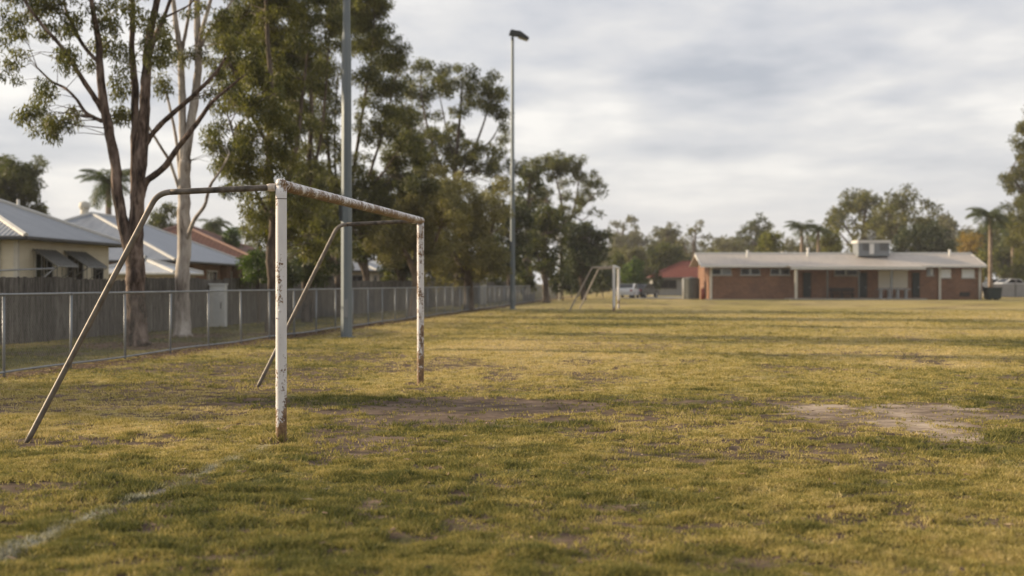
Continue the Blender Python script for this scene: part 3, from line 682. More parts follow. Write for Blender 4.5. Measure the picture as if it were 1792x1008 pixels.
tree('wattle_tree', 'pale-trunked bushy olive tree behind the far goal post', 'tree', (GX(722,d), d), [
    PP(d, [(722,560,.24), (724,530,.18), (728,490,.15), (718,460,.12), (706,435,.08), (690,415,.04)]),
    PP(d, [(728,492,.13), (742,465,.1), (755,440,.08), (770,400,.05)]),
    PP(d, [(726,480,.1), (728,440,.08), (735,390,.05)]),
  ], BB(d, [(745,345,36,26), (715,375,34,30), (700,415,40,28), (670,425,26,22), (750,395,44,36), (775,330,34,24), (690,450,26,16), (790,370,40,36), (760,440,36,28), (725,430,34,26)], 1.0, 1.5),
  M['leaf_tan'], M['bark_tan'], .15, .045, .9, .45, .7)
d = 74
tree('wattle_tree', 'broad olive-brown shrubby tree against the fence below the distant floodlight pole', 'tree', (GX(820,d), d), [
    PP(d, [(820,546,.3), (820,490,.22), (815,430,.16), (810,370,.08)]), PP(d, [(820,480,.15), (850,430,.11), (866,380,.05)]), PP(d, [(818,480,.15), (785,430,.11), (765,390,.05)])],
  BB(d, [(800,335,40,26), (770,380,40,34), (830,370,44,36), (862,400,32,36), (800,430,50,36), (850,450,40,34), (770,450,40,34), (870,350,24,24), (820,480,40,18), (760,485,36,16), (875,470,24,24)], 1.0, 2),
  M['leaf_tan'], M['bark_grey'], .19, .055, .85, .5, .7)
# automatic background trees: an ellipsoid crown of blobs on a forked trunk
def auto_tree(name, label, px, d, top, half, bot, leaf, bark_m='bark_grey', L=None, dens=.95, nb=9, clump=None, group=None, cat='tree', forks=3, trunk_r=None, hollow=0.):
    s = d/F; x = GX(px, d); zt = CH+(HY-top)*s; zb = max(.25, CH+(HY-bot)*s); hw = half*s
    zc = (zt+zb)/2; hz = (zt-zb)/2; L = L or max(.16, .0031*d); tr = trunk_r or max(.06, .032*zt)
    blobs = []
    for k in range(nb):
        a = 2*math.pi*k*.618+random.uniform(-.4, .4); u = (k+.5)/nb*2-1; u = max(-.8, min(.85, u)); rr = math.sqrt(max(0, 1-u*u))*(.45+.35*random.random()+hollow*.2)
        f = random.uniform(.38, .58)*(1-.25*hollow)
        c = (x+math.cos(a)*rr*hw*.85, d+math.sin(a)*rr*hw*.85, zc+u*hz*.68); blobs.append((c, (hw*f, hw*f, min(hz, hw)*f*.85)))
    limbs = [[(x, d, -.2, tr*1.3), (x+tr*.3, d, zb*.5, tr), (x, d, max(zb, .4), tr*.85), (x, d, zc, tr*.5), (x+hw*.1, d, zt-hz*.4, tr*.15)]]
    for k in range(forks):
        c = blobs[(k*3+1) % nb][0]; z0 = max(.3, zb*.75)+k*.12*hz
        limbs.append([(x, d, z0, tr*.6), (x*.6+c[0]*.4, d*.6+c[1]*.4, z0*.55+c[2]*.45, tr*.42), (c[0], c[1], c[2], tr*.15)])
    return tree(name, label, cat, (x, d), limbs, blobs, M[leaf], M[bark_m], L, L*.34, dens, clump or max(.32, hw*.2), .6, group=group, sub_r=.03)
tree('gum_tree', 'flat-topped open gum with bare spreading branches at the end of the tree row', 'tree', (GX(985,128), 128), [
    PP(128, [(978,524,.42), (980,480,.34), (984,430,.28), (986,390,.22), (980,340,.16), (968,300,.07)]),
    PP(128, [(984,420,.22), (1000,380,.18), (1010,340,.14), (1012,305,.07)]), PP(128, [(1000,382,.14), (1022,360,.12), (1042,340,.08), (1052,328,.04)]),
    PP(128, [(984,400,.15), (966,370,.13), (950,335,.1), (940,300,.05)]), PP(128, [(1002,378,.12), (1020,385,.1), (1034,372,.05)])],
  BB(128, [(938,296,22,16), (962,288,28,14), (975,300,18,12), (1022,322,20,12), (1000,300,24,12), (1000,345,22,14), (1022,350,16,10), (1005,392,20,12), (962,285,24,12), (990,284,24,13), (1014,296,22,13), (1034,312,18,12), (1050,332,13,12), (1030,340,13,9), (1038,368,14,9), (1012,372,12,9), (985,320,14,10), (960,325,16,12), (945,350,20,18), (1000,408,22,14), (975,380,24,22), (950,400,24,24)], .9, 3),
  M['leaf_gum2'], M['bark_grey'], .30, .09, .8, .5, .6, thin=.55)
for lab, px, dd, top, half, lf in (('dark hedge-like shrub under the flat-topped gum', 1000, 136, 455, 40, 'leaf_dark'), ('dark shrub closing the gap left of the far goal posts', 1055, 142, 462, 34, 'leaf_dark'),
        ('deep green shrub behind the distant pole foot', 905, 125, 455, 34, 'leaf_dark'), ('dark shrub under the open-crowned gum', 800, 104, 440, 46, 'leaf_dark'), ('dark green shrub behind the tan fence-side tree', 855, 112, 440, 40, 'leaf_mid'),
        ('tall dark shrub left of the cream gate pillars', 745, 92, 440, 44, 'leaf_dark')):
    auto_tree('shrub', lab, px, dd, top, half, 519, lf, 'bark_grey', None, 1.3, 9, None, None, 'shrub', 2, .05)
auto_tree('evergreen_tree', 'dense dark rounded evergreen at the right end of the tree row', 1020, 122, 372, 48, 502, 'leaf_dark', dens=1.3, nb=12)
auto_tree('evergreen_tree', 'tall dark gum right beside the distant floodlight pole', 925, 112, 258, 38, 480, 'leaf_mid', dens=1.1, nb=13)
auto_tree('evergreen_tree', 'dark green tree filling the gap left of the flat-topped gum', 955, 104, 340, 42, 508, 'leaf_mid', dens=1.1, nb=12)
auto_tree('evergreen_tree', 'dark bushy evergreen standing behind the pale-trunked olive tree', 705, 78, 318, 60, 505, 'leaf_dark', dens=1.1, nb=12)
auto_tree('evergreen_tree', 'deep green evergreen behind the distant floodlight pole foot', 895, 98, 330, 46, 508, 'leaf_dark', dens=1.15, nb=12)
auto_tree('evergreen_tree', 'dark green tree left of the tan fence-side tree, in the row middle', 640, 72, 350, 60, 470, 'leaf_mid', dens=1.0, nb=12)
auto_tree('evergreen_tree', 'shadowy evergreen behind the many-stemmed gum', 560, 82, 330, 60, 500, 'leaf_dark', dens=1.0, nb=12)
def bush(label, px, d, top, half, bot, leaf, L=None, nb=7, dens=1.25): return auto_tree('shrub', label, px, d, top, half, bot, leaf, 'bark_grey', L, dens, nb, None, None, 'shrub', 2, .05)
bush('bright green shrub beside the brick house end', 452, 50, 438, 34, 500, 'leaf_lush', .16)
bush('dark green shrub behind the palings right of the near goal post', 545, 52, 442, 52, 505, 'leaf_dark', .16, 9)
bush('dark leafy shrub behind the palings, left of the near goal post', 500, 47, 452, 30, 505, 'leaf_dark', .15)
bush('yellow-green shrub left of the pale-trunked olive tree', 690, 84, 452, 22, 508, 'leaf_bright')
bush('rust-brown shrub by the far end of the fence', 955, 112, 440, 16, 506, 'leaf_tan')
bush('low dark green shrub by the far end of the fence', 985, 116, 470, 26, 516, 'leaf_dark')
bush('low olive shrub right of the distant floodlight pole foot', 920, 108, 470, 20, 512, 'leaf_mid')
bush('green shrub row end beside the wire fence corner', 1012, 132, 468, 28, 520, 'leaf_dark')
# gardens on the left
auto_tree('shade_tree', 'dense rounded dark green tree at the far left edge behind the cream house', 20, 92, 262, 72, 450, 'leaf_mid', dens=1.35, nb=14)
auto_tree('evergreen_tree', 'dark rounded tree between the two gum trunks behind the blue-grey roof', 285, 112, 352, 34, 450, 'leaf_mid', dens=1.2)
auto_tree('evergreen_tree', 'small dark tree rising over the brown tiled roof', 372, 130, 378, 26, 450, 'leaf_mid', dens=1.2)
auto_tree('shade_tree', 'bright green small tree between the brown tiled roof and white roof', 405, 98, 398, 16, 440, 'leaf_lush', dens=1.2)
auto_tree('gum_tree', 'dull olive tree beyond the brown tiled roof', 470, 120, 330, 60, 470, 'leaf_gum2', dens=.9)
# far trees right of the goal
far = 'far trees behind the clubhouse'
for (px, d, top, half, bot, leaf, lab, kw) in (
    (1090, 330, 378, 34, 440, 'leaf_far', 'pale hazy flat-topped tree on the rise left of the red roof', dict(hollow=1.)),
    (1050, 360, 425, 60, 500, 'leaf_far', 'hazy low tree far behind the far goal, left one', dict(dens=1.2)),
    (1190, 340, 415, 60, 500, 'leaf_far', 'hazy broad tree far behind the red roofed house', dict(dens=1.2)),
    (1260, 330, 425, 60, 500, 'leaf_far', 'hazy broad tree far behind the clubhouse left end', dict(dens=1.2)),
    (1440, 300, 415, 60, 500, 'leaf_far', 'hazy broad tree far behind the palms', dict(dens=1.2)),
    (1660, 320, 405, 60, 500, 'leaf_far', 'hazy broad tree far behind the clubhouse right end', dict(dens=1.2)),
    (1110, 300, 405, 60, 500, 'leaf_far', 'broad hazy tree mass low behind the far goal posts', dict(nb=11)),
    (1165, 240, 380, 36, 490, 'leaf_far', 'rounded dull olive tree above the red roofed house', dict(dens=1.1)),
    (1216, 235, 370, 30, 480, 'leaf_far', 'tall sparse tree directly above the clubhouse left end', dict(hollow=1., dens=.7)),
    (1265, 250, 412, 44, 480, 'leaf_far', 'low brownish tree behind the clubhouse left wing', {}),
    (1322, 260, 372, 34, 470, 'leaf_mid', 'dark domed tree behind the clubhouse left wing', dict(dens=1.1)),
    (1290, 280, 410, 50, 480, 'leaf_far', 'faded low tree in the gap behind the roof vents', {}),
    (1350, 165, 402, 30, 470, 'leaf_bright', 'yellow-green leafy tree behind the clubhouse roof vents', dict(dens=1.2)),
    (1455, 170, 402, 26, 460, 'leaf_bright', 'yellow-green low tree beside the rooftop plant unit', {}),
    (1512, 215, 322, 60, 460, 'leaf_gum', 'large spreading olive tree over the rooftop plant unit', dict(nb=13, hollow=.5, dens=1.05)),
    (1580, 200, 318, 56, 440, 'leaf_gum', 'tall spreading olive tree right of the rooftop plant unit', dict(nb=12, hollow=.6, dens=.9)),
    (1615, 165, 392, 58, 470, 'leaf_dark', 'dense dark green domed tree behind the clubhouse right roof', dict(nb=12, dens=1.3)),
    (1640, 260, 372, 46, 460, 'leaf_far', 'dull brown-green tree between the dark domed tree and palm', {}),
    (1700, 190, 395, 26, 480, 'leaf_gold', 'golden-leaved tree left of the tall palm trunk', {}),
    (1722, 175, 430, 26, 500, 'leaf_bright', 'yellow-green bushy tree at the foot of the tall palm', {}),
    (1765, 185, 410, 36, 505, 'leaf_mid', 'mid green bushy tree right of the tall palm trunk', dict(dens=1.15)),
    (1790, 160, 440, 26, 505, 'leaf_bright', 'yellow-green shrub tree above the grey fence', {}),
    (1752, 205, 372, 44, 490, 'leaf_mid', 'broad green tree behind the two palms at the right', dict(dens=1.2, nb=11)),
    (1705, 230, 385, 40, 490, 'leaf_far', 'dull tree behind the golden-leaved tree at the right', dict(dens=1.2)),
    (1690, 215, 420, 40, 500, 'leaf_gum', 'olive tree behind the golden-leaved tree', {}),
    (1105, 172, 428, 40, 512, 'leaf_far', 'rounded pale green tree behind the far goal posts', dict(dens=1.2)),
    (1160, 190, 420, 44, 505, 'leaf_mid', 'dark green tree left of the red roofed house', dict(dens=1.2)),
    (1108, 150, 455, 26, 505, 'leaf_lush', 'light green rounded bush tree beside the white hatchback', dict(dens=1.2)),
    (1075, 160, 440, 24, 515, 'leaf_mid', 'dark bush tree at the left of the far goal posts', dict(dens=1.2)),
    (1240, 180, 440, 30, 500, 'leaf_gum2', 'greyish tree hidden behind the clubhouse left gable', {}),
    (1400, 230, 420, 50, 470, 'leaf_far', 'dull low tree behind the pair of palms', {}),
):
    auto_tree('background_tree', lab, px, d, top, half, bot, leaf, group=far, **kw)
bush('small dark shrub by the red roofed house wall', 1148, 150, 472, 14, 512, 'leaf_dark')
d = 150
tree('gum_tree', 'tall gum cut off by the right edge of the picture', 'tree', (GX(1815,d), d), [
    PP(d, [(1815,520,.5), (1812,420,.4), (1815,330,.28), (1812,240,.15), (1815,180,.05)]), PP(d, [(1812,370,.2), (1785,330,.15), (1765,305,.06)])],
  BB(d, [(1800,255,24,20), (1790,300,24,16), (1765,315,20,14), (1800,330,28,22), (1780,350,26,20), (1810,380,34,30), (1785,400,26,24), (1830,300,40,40), (1830,220,36,36), (1800,430,30,24), (1845,370,40,40)], .9, 3),
  M['leaf_gum'], M['bark_grey'], .4, .12, .9, .7, .5)
# trees out of frame on the left, which the low sun throws across the near grass
for k, (x, y, zt, hw, lab) in enumerate(((-24, 23, 8.5, 3.2, 'taller gum beyond the near palings, outside the photo'),)):
    s = y/F
    auto_tree('gum_tree', lab, CX+x/s, y, HY-(zt-CH)/s, hw/s, HY-(1.8-CH)/s, 'leaf_gum', 'bark_grey', .18, .30, 9)

# ------------------------------------------------------------------ palms
def palm(label, px, d, crown_py, rad_px, trunk_r=.16, n=22, base_px=None):
    s = d/F; top = P(px, crown_py, d); bx = GX(base_px or px, d); t = thing('palm_tree', label, 'palm', (bx, d, 0), 'palm trees around the field')
    b = MB(); b.tube(bez([Vector((bx, d, -.2)), Vector((bx*.6+top.x*.4, d, top.z*.4)), Vector((top.x, d, top.z*.8)), top]), [trunk_r*(1.15-.4*k/15) for k in range(16)], 8); b.build('trunk', M['bark_tan'], t, True)
    Rr = rad_px*s; V = []; 
    rb = MB()
    for k in range(n):
        a = k*2.399+random.uniform(-.2, .2); el = R(random.uniform(-15, 72)); c = Vector((math.cos(a), math.sin(a), 0)); up = Vector((0,0,1))
        Ln = Rr*random.uniform(.85, 1.15); pts = []
        for q in np.linspace(0, 1, 12):
            ang2 = el-q*R(85); pts.append((pts[-1]+(c*math.cos(ang2)+up*math.sin(ang2))*Ln/11) if pts else top.copy())
        rb.tube(pts, [.03*(1-.8*q) for q in np.linspace(0, 1, 12)], 4, False)
        side = c.cross(up)
        for i in range(1, 12):
            tt = (pts[i]-pts[i-1]).normalized()
            for sg in (1, -1):
                for fr in (.0, .33, .66):
                    o = pts[i-1].lerp(pts[i], fr); q = (i+fr)/12; l = Ln*.34*math.sin(math.pi*min(1, .12+.85*q))
                    dv = (side*sg*.8+tt*.45-up*random.uniform(.25, .7)).normalized(); w = tt*Ln*.017
                    V.append([o-w, o+dv*l*.5-w*.9, o+dv*l, o+dv*l*.5+w*.9])
    V = np.array([[tuple(p) for p in q] for q in V]); n4 = len(V)
    np_mesh('fronds', V.reshape(-1,3), np.arange(n4*4).reshape(-1,4), M['frond'], t, {'tint': ('FACE', np.clip(rng.normal(size=n4)*.2+.45, 0, 1))})
    rb.build('frond_stems', M['frond'], t)
palm('feathery palm behind the cream house roof on the left', 190, 84, 318, 62, .2)
palm('smaller palm showing over the brown tiled roof', 375, 118, 392, 34, .18)
palm('left one of the two palms behind the clubhouse roof', 1403, 160, 398, 34, .2)
palm('right one of the two palms behind the clubhouse roof', 1432, 168, 402, 30, .2)
palm('tall palm with a slender pale trunk right of the clubhouse', 1733, 138, 375, 46, .2, 26)
palm('palm half hidden behind the tall palm at the right edge', 1772, 175, 398, 40, .2)

# ------------------------------------------------------------------ houses
def hip_house(name, label, corner, length, depth, rot, wall_h, pitch, over, wall_m, roof_m, ridge_m, gutter_m, floor=0.0):
    """corner = near right wall corner; local +y runs away along the field side, local -x runs away from the field"""
    t = thing(name, label, 'house', (corner[0], corner[1], 0)); m4 = Matrix.Translation((corner[0], corner[1], 0)) @ Matrix.Rotation(rot, 4, 'Z')
    W = lambda x, y, z: m4 @ Vector((x, y, z))
    b = MB(); b.box((-depth, 0, -.1), (0, length, wall_h-.02), m4); b.build('wall', wall_m, t)
    o = over; ez = wall_h; run = (min(depth, length)+2*o)/2; rz = ez+run*pitch
    x0, x1, y0, y1 = -depth-o, o, -o, length+o
    if length >= depth: r1, r2 = (-depth/2, y0+run), (-depth/2, y1-run)
    else: r1, r2 = (x1-run, length/2), (x0+run, length/2)
    A, B, C, D = W(x0,y0,ez), W(x1,y0,ez), W(x1,y1,ez), W(x0,y1,ez); E, G = W(*r1,rz), W(*r2,rz)
    b = MB()
    if length >= depth: fs = ([A,B,E], [B,C,G,E], [C,D,G], [D,A,E,G])
    else: fs = ([B,C,E], [C,D,G,E], [D,A,G], [A,B,E,G])
    for f in fs: b.face(f)
    b.face([D,C,B,A]); rf = b.build('roof', roof_m, t)
    b = MB(); up = Vector((0,0,.03))
    ends = ((A,E), (B,E), (C,G), (D,G)) if length >= depth else ((B,E), (C,E), (D,G), (A,G))
    for p, q in ends+((E,G),): b.tube([p+up*.3, q+up*.3], .085, 6)
    b.build('ridge_cap', ridge_m, rf)
    b = MB()
    for p, q in ((A,B), (B,C), (C,D), (D,A)): b.tube([p-Vector((0,0,.055)), q-Vector((0,0,.055))], .065, 6)
    b.build('gutter', gutter_m, t)
    return t, m4, rf
def house_window(t, m4, side, a, b_, z0, z1, frame_m, parts=2):
    """side 'f': field wall (x=0, from y=a to b_); side 'n': near wall (y=0, from x=a to b_)"""
    mk = (lambda u, w, z: m4 @ Vector((w, u, z))) if side == 'f' else (lambda u, w, z: m4 @ Vector((u, -w, z)))
    def bx(u0, u1, w0, w1, z0_, z1_):
        q = MB(); q.box((0,0,0), (1,1,1)); 
        for v in q.v: v[:] = mk(u0+(u1-u0)*v.x, w0+(w1-w0)*v.y, z0_+(z1_-z0_)*v.z)
        return q
    q = MB(); fw = .07
    for args in ((a, b_, .002, .06, z0, z0+fw), (a, b_, .002, .06, z1-fw, z1), (a, a+fw, .002, .06, z0+fw, z1-fw), (b_-fw, b_, .002, .06, z0+fw, z1-fw)) + tuple(((a+(b_-a)*k/parts-.025), (a+(b_-a)*k/parts+.025), .012, .055, z0+fw, z1-fw) for k in range(1, parts)):
        s = bx(*args); i = len(q.v); q.v += s.v; q.f += [tuple(k+i for k in f) for f in s.f]; q.tint += s.tint
    fr = q.build('window', frame_m, t)
    bx(a+fw, b_-fw, .003, .02, z0+fw, z1-fw).build('pane', M['glass'], fr)
    bx(a-.06, b_+.06, .002, .10, z0-.06, z0-.002).build('sill', frame_m, fr)
    return fr, bx
# cream weatherboard cottage
t, m4, rf = hip_house('weatherboard_house', 'cream weatherboard house with grey iron hip roof at the left edge', (-14.15,39.2), 7.4, 9, R(-3.5), 2.82, .42, .45, M['weatherboard'], M['roof_grey'], M['ridge_pale'], M['dark_trim'])
for (a, b_) in ((1.15, 2.55), (3.55, 5.0)):
    fr, bx = house_window(t, m4, 'f', a, b_, 1.25, 2.42, M['cream_trim'])
    # sloping slatted awning with side stays
    q = MB(); q.slab([m4 @ Vector(p) for p in ((.03,a-.12,2.48), (.03,b_+.12,2.48), (.78,b_+.12,1.98), (.78,a-.12,1.98))], .02)
    for k in range(7):
        yy = a-.12+(b_-a+.24)*k/6; q.tube([m4 @ Vector((.03,yy,2.50)), m4 @ Vector((.78,yy,2.0))], .018, 4)
    aw = q.build('awning', M['awning'], t)
    for yy in (a-.08, b_+.08):
        q = MB(); q.tube([m4 @ Vector((.04,yy,1.5)), m4 @ Vector((.76,yy,1.96))], .016, 5)
        for k in range(4):
            xk = .12+.16*k; q.tube([m4 @ Vector((xk,yy,1.5+xk*.62)), m4 @ Vector((xk,yy,2.47-xk*.66))], .012, 4)
        q.build('awning_stay', M['awning'], aw)
house_window(t, m4, 'f', 5.95, 6.75, 1.1, 2.0, M['dark_trim'])
house_window(t, m4, 'n', -2.6, -.75, .6, 2.45, M['cream_trim'])
b = MB(); b.box((-.09,-.03,0), (.03,.10,2.75), m4); b.build('corner_board', M['cream_trim'], t)
b = MB(); c = m4 @ Vector((-.5,-.06,0)); b.tube([c, c+Vector((0,0,2.7))], .04, 8); b.build('downpipe', M['cream_trim'], t, True)
b = MB(); v = m4 @ Vector((-2.2, 5.2, 3.75)); b.tube([v, v+Vector((0,0,.45))], .05, 8); b.build('vent_pipe', M['white_trim'], rf)
b = MB(); v = m4 @ Vector((-.9, 6.9, 3.1)); b.tube([v, v+Vector((0,0,.22)), v+Vector((0,0,.24)), v+Vector((0,0,.36))], [.09,.09,.17,.06], 10); b.build('roof_vent', M['galv'], rf)
# blue-grey iron roofed brick house
t, m4, rf = hip_house('brick_house', 'orange brick house with long blue-grey iron roof between the gum trunks', (-16.9,67.3), 18.2, 11.0, R(-.6), 2.62, .43, .5, M['house_brick'], M['roof_blue'], M['ridge_pale'], M['dark_trim'])
for (a, b_) in ((8.2, 10.6), (13.5, 14.5)): house_window(t, m4, 'f', a, b_, .9, 2.2, M['cream_trim'])
house_window(t, m4, 'f', 15.2, 17.6, .5, 2.2, M['brown_trim'])
house_window(t, m4, 'n', -4.2, -1.6, .9, 2.1, M['cream_trim'])
for yy in (11.6, 12.3, 14.9): b = MB(); b.box((.0,yy-.08,0), (.42,yy+.08,2.5), m4); b.build('verandah_post', M['brown_trim'], t)
b = MB(); v = m4 @ Vector((-5.9, 5.6, 5.05)); b.tube([v, v+Vector((0,0,.35))], .22, 10); b.tube([v+Vector((0,0,.3)), v+Vector((0,0,.5)), v+Vector((0,0,.72)), v+Vector((0,0,.8))], [.2,.3,.27,.06], 12); b.build('roof_ventilator', M['cream_trim'], rf, True)
# lean-to shed
t, m4, rf = hip_house('garden_shed', 'low cream shed with pale blue iron roof between the two gum trunks', (-14.6,58.6), 3.6, 3.4, R(-4), 1.95, .30, .25, M['cream_wall'], M['roof_pale'], M['ridge_pale'], M['white_trim'])
house_window(t, m4, 'f', 1.0, 2.4, .8, 1.6, M['cream_trim'])
b = MB(); v = m4 @ Vector((-1.6,1.5,2.4)); b.tube([v, v+Vector((0,0,.3))], .06, 8); b.build('vent_pipe', M['galv'], rf)
# brown tiled house
t, m4, rf = hip_house('tiled_house', 'house with a brown tiled hip roof behind the blue-grey iron roof', (-17.9,93), 15, 11.5, R(1), 3.2, .40, .5, M['cream_wall'], M['tile_brown'], M['ridge_brown'], M['dark_trim'])
for (a, b_) in ((1.2, 3.2), (6.5, 8.5)): house_window(t, m4, 'f', a, b_, 1.3, 2.6, M['cream_trim'])
# white roofed house behind
t, m4, rf = hip_house('white_roofed_house', 'distant house with a plain white roof right of the brown tiles', (-22.6,120), 10, 9, R(2), 3.3, .45, .4, M['cream_wall'], M['roof_pale'], M['ridge_pale'], M['white_trim'])
house_window(t, m4, 'f', 2, 4, 1, 2.2, M['cream_trim'])
# small pair seen under the trees behind the near pole
t, m4, rf = hip_house('rendered_cottage', 'small cream cottage with grey hip roof right of the nearest floodlight pole', (-10.9,106), 9, 5.6, R(-2), 2.5, .40, .5, M['cream_wall'], M['roof_grey'], M['ridge_pale'], M['dark_trim'])
for (a, b_) in ((-4.3, -2.9), (-1.5, -.6)): house_window(t, m4, 'n', a, b_, 1., 2.1, M['dark_trim'])
for (a, b_) in ((1.5, 3.0), (5, 6.5)): house_window(t, m4, 'f', a, b_, 1., 2.1, M['dark_trim'])
t, m4, rf = hip_house('white_roofed_cottage', 'cottage with a bright white roof left of the far goal post', (-10.3,122), 9, 5., R(-2), 2.5, .42, .5, M['cream_wall'], M['roof_pale'], M['ridge_pale'], M['white_trim'])
house_window(t, m4, 'n', -2.2, -.8, .9, 2.1, M['dark_trim'])
# red tiled house left of the clubhouse
d = 165
t, m4, rf = hip_house('red_roofed_house', 'low grey house with a red tiled roof left of the clubhouse', (GX(1216,d)+4,d), 8, 9, 0, 2.2, .44, .45, M['grey_wall'], M['tile_red'], M['tile_red'], M['dark_trim'])
for (a, b_) in ((-8.2, -6.2), (-4.8, -2.8)): house_window(t, m4, 'n', a, b_, .9, 1.9, M['dark_trim'])
d = 205
t, m4, rf = hip_house('white_shed', 'long low white-roofed shed left of the red tiled roof', (GX(1172,d),d), 6, 5.5, 0, 2.9, .18, .3, M['white_trim'], M['white_box'], M['ridge_pale'], M['white_trim'])
house_window(t, m4, 'n', -3.6, -1.6, 1., 2., M['dark_trim'])
# meter cabinet in front of the palings
d = 46.8; c = P(382, 570, d); b = MB(); t = thing('utility_cabinet', 'tall white utility cabinet in front of the timber palings', 'cabinet', (c.x, d, 0))
b.box((c.x-.26,d-.2,0), (c.x+.26,d+.2,1.42)); b.build('body', M['white_box'], t, bevel=.015)
b = MB(); b.box((c.x-.29,d-.24,1.421), (c.x+.29,d+.24,1.47)); b.build('lid', M['white_box'], t, bevel=.01)
b = MB(); b.box((c.x-.22,d-.214,.12), (c.x+.22,d-.202,1.30)); dd = b.build('door', M['white_box'], t, bevel=.004)
b = MB(); b.box((c.x+.12,d-.235,.62), (c.x+.15,d-.216,.85)); b.build('handle', M['dark_trim'], dd)
# clothes line in the cottage yard
d = 36.2; t = thing('clothes_line', 'grey pipe clothes line standing behind the palings at the left edge', 'clothes line', (GX(-28,d), d, 0))
b = MB(); b.tube([(GX(-28,d),d,-.2), (GX(-28,d),d,1.86)], .035, 8); b.build('pole', M['galv'], t, True)
b = MB(); b.tube([(GX(-150,d),d,1.80), (GX(-28,d),d,1.80), (GX(95,d),d,1.87)], .026, 8); b.build('arm', M['galv'], t, True)
b = MB(); b.tube([(GX(50,d),d,1.3), (GX(95,d),d,1.86)], .014, 6); b.tube([(GX(-28,d),d,1.3), (GX(50,d),d,1.3)], .014, 6); b.build('brace', M['galv'], t, True)
# pillars and street lamp beyond the fence
for px, lab in ((814, 'left cream gate pillar above the far fence'), (846, 'right cream gate pillar above the far fence')):
    d = 96; x = GX(px, d); t = thing('gate_pillar', lab, 'pillar', (x, d, 0), 'gate pillars beyond the fence')
    b = MB(); b.box((x-.22,d-.22,-.1), (x+.22,d+.22,1.72)); b.build('shaft', M['cream_trim'], t); b = MB(); b.box((x-.28,d-.28,1.721), (x+.28,d+.28,1.85)); b.build('cap', M['white_trim'], t, bevel=.03)
d = 120; x = GX(979, d); t = thing('street_lamp', 'pale street lamp post in front of the dark evergreen', 'street lamp', (x, d, 0))
b = MB(); b.tube([(x,d,-.2), (x,d,5.2)], [.10,.06], 8); b.build('pole', M['white_trim'], t, True)
b = MB(); b.tube([(x,d,5.1), (x,d,5.3), (x,d,5.75), (x,d,6.0), (x,d,6.1)], [.08,.26,.34,.26,.05], 10); b.build('lamp_globe', M['white_box'], t, True)

# ------------------------------------------------------------------ clubhouse
D0 = 125.; S = D0/F
def cx(px, d=D0): return (px-CX)*d/F
def cz(py, d=D0): return CH+(HY-py)*d/F
t = thing('clubhouse', 'long red brick clubhouse with cream roof and verandah across the field', 'clubhouse', (cx(1480), D0, 0))
X0, X1 = cx(1240), cx(1719); YB = 132.
b = MB(); b.box((X0,D0,-.1), (X1,YB,3.02)); 
for xg in (X0, X1):   # gable triangles
    for yy in (): pass
b.build('wall', M['club_brick'], t)
ez, rz, ye, yr = 3.12, 4.24, 124.35, 128.5
RX0, RX1 = cx(1227,124.3), cx(1727,124.3)
b = MB(); yb = 132.7
b.slab([(RX0,ye,ez), (RX1,ye,ez), (RX1,yr,rz), (RX0,yr,rz)], .06); b.slab([(RX0,yr,rz), (RX1,yr,rz), (RX1,yb,ez), (RX0,yb,ez)], .06)
rf = b.build('roof', M['roof_club'], t)
for xg, nm in ((X0+.02, 1), (X1-.02, 1)):
    b = MB(); b.prism([(0,0), (YB-D0-.1,0), ((YB-D0-.1)/2,1.16)], -.08, .08, Matrix.Translation((xg, D0+.05, 3.02)) @ Matrix.Rotation(R(90), 4, 'Z')); b.build('gable', M['club_brick'], t)
b = MB(); b.tube([(RX0,yr,rz+.01), (RX1,yr,rz+.01)], .12, 6); b.build('ridge_cap', M['ridge_pale'], rf)
b = MB(); b.box((RX0,ye-.12,ez-.18), (cx(1386,124.3),ye-.002,ez-.01)); b.build('gutter', M['white_trim'], t)
b = MB(); b.box((cx(1618,124.3),ye-.12,ez-.18), (RX1,ye-.002,ez-.01)); b.build('gutter', M['white_trim'], t)
for xg in (RX0, RX1): b = MB(); b.slab([(xg-.03,ye-.05,ez-.01), (xg+.03,ye-.05,ez-.01), (xg+.03,yr,rz+.035), (xg-.03,yr,rz+.035)], .2); b.build('barge_board', M['white_trim'], rf)
# verandah
VY = 122.5; VX0, VX1 = cx(1384, VY), cx(1620, VY); vz = 2.98
b = MB(); b.slab([(VX0,VY,vz), (VX1,VY,vz), (VX1,ye+.05,ez+.035), (VX0,ye+.05,ez+.035)], .05); vr = b.build('verandah_roof', M['roof_club'], t)
b = MB(); b.box((VX0,VY-.10,vz-.26), (VX1,VY-.002,vz+.0)); b.build('fascia', M['ridge_pale'], vr)
b = MB(); b.box((VX0-.1,VY-.1,-.05), (VX1+.1,D0-.003,.13)); b.build('verandah_slab', M['concrete'], t)
b = MB(); b.box((X0-.3,D0-1.0,-.05), (VX0-.1-.003,D0-.003,.05)); b.build('path_slab', M['concrete'], t)
for px, w, mm in ((1393,.11,'cream_trim'), (1448,.055,'tank'), (1503,.06,'tank'), (1561,.045,'unit')):
    x = cx(px, VY+.15); b = MB(); b.box((x-w,VY+.15-w,.13), (x+w,VY+.15+w,vz-.055)); b.build('verandah_post', M[mm], t)
def wbox(px0, px1, py0, py1, y0, y1): q = MB(); q.box((cx(px0),y0,cz(py1)), (cx(px1),y1,cz(py0))); return q
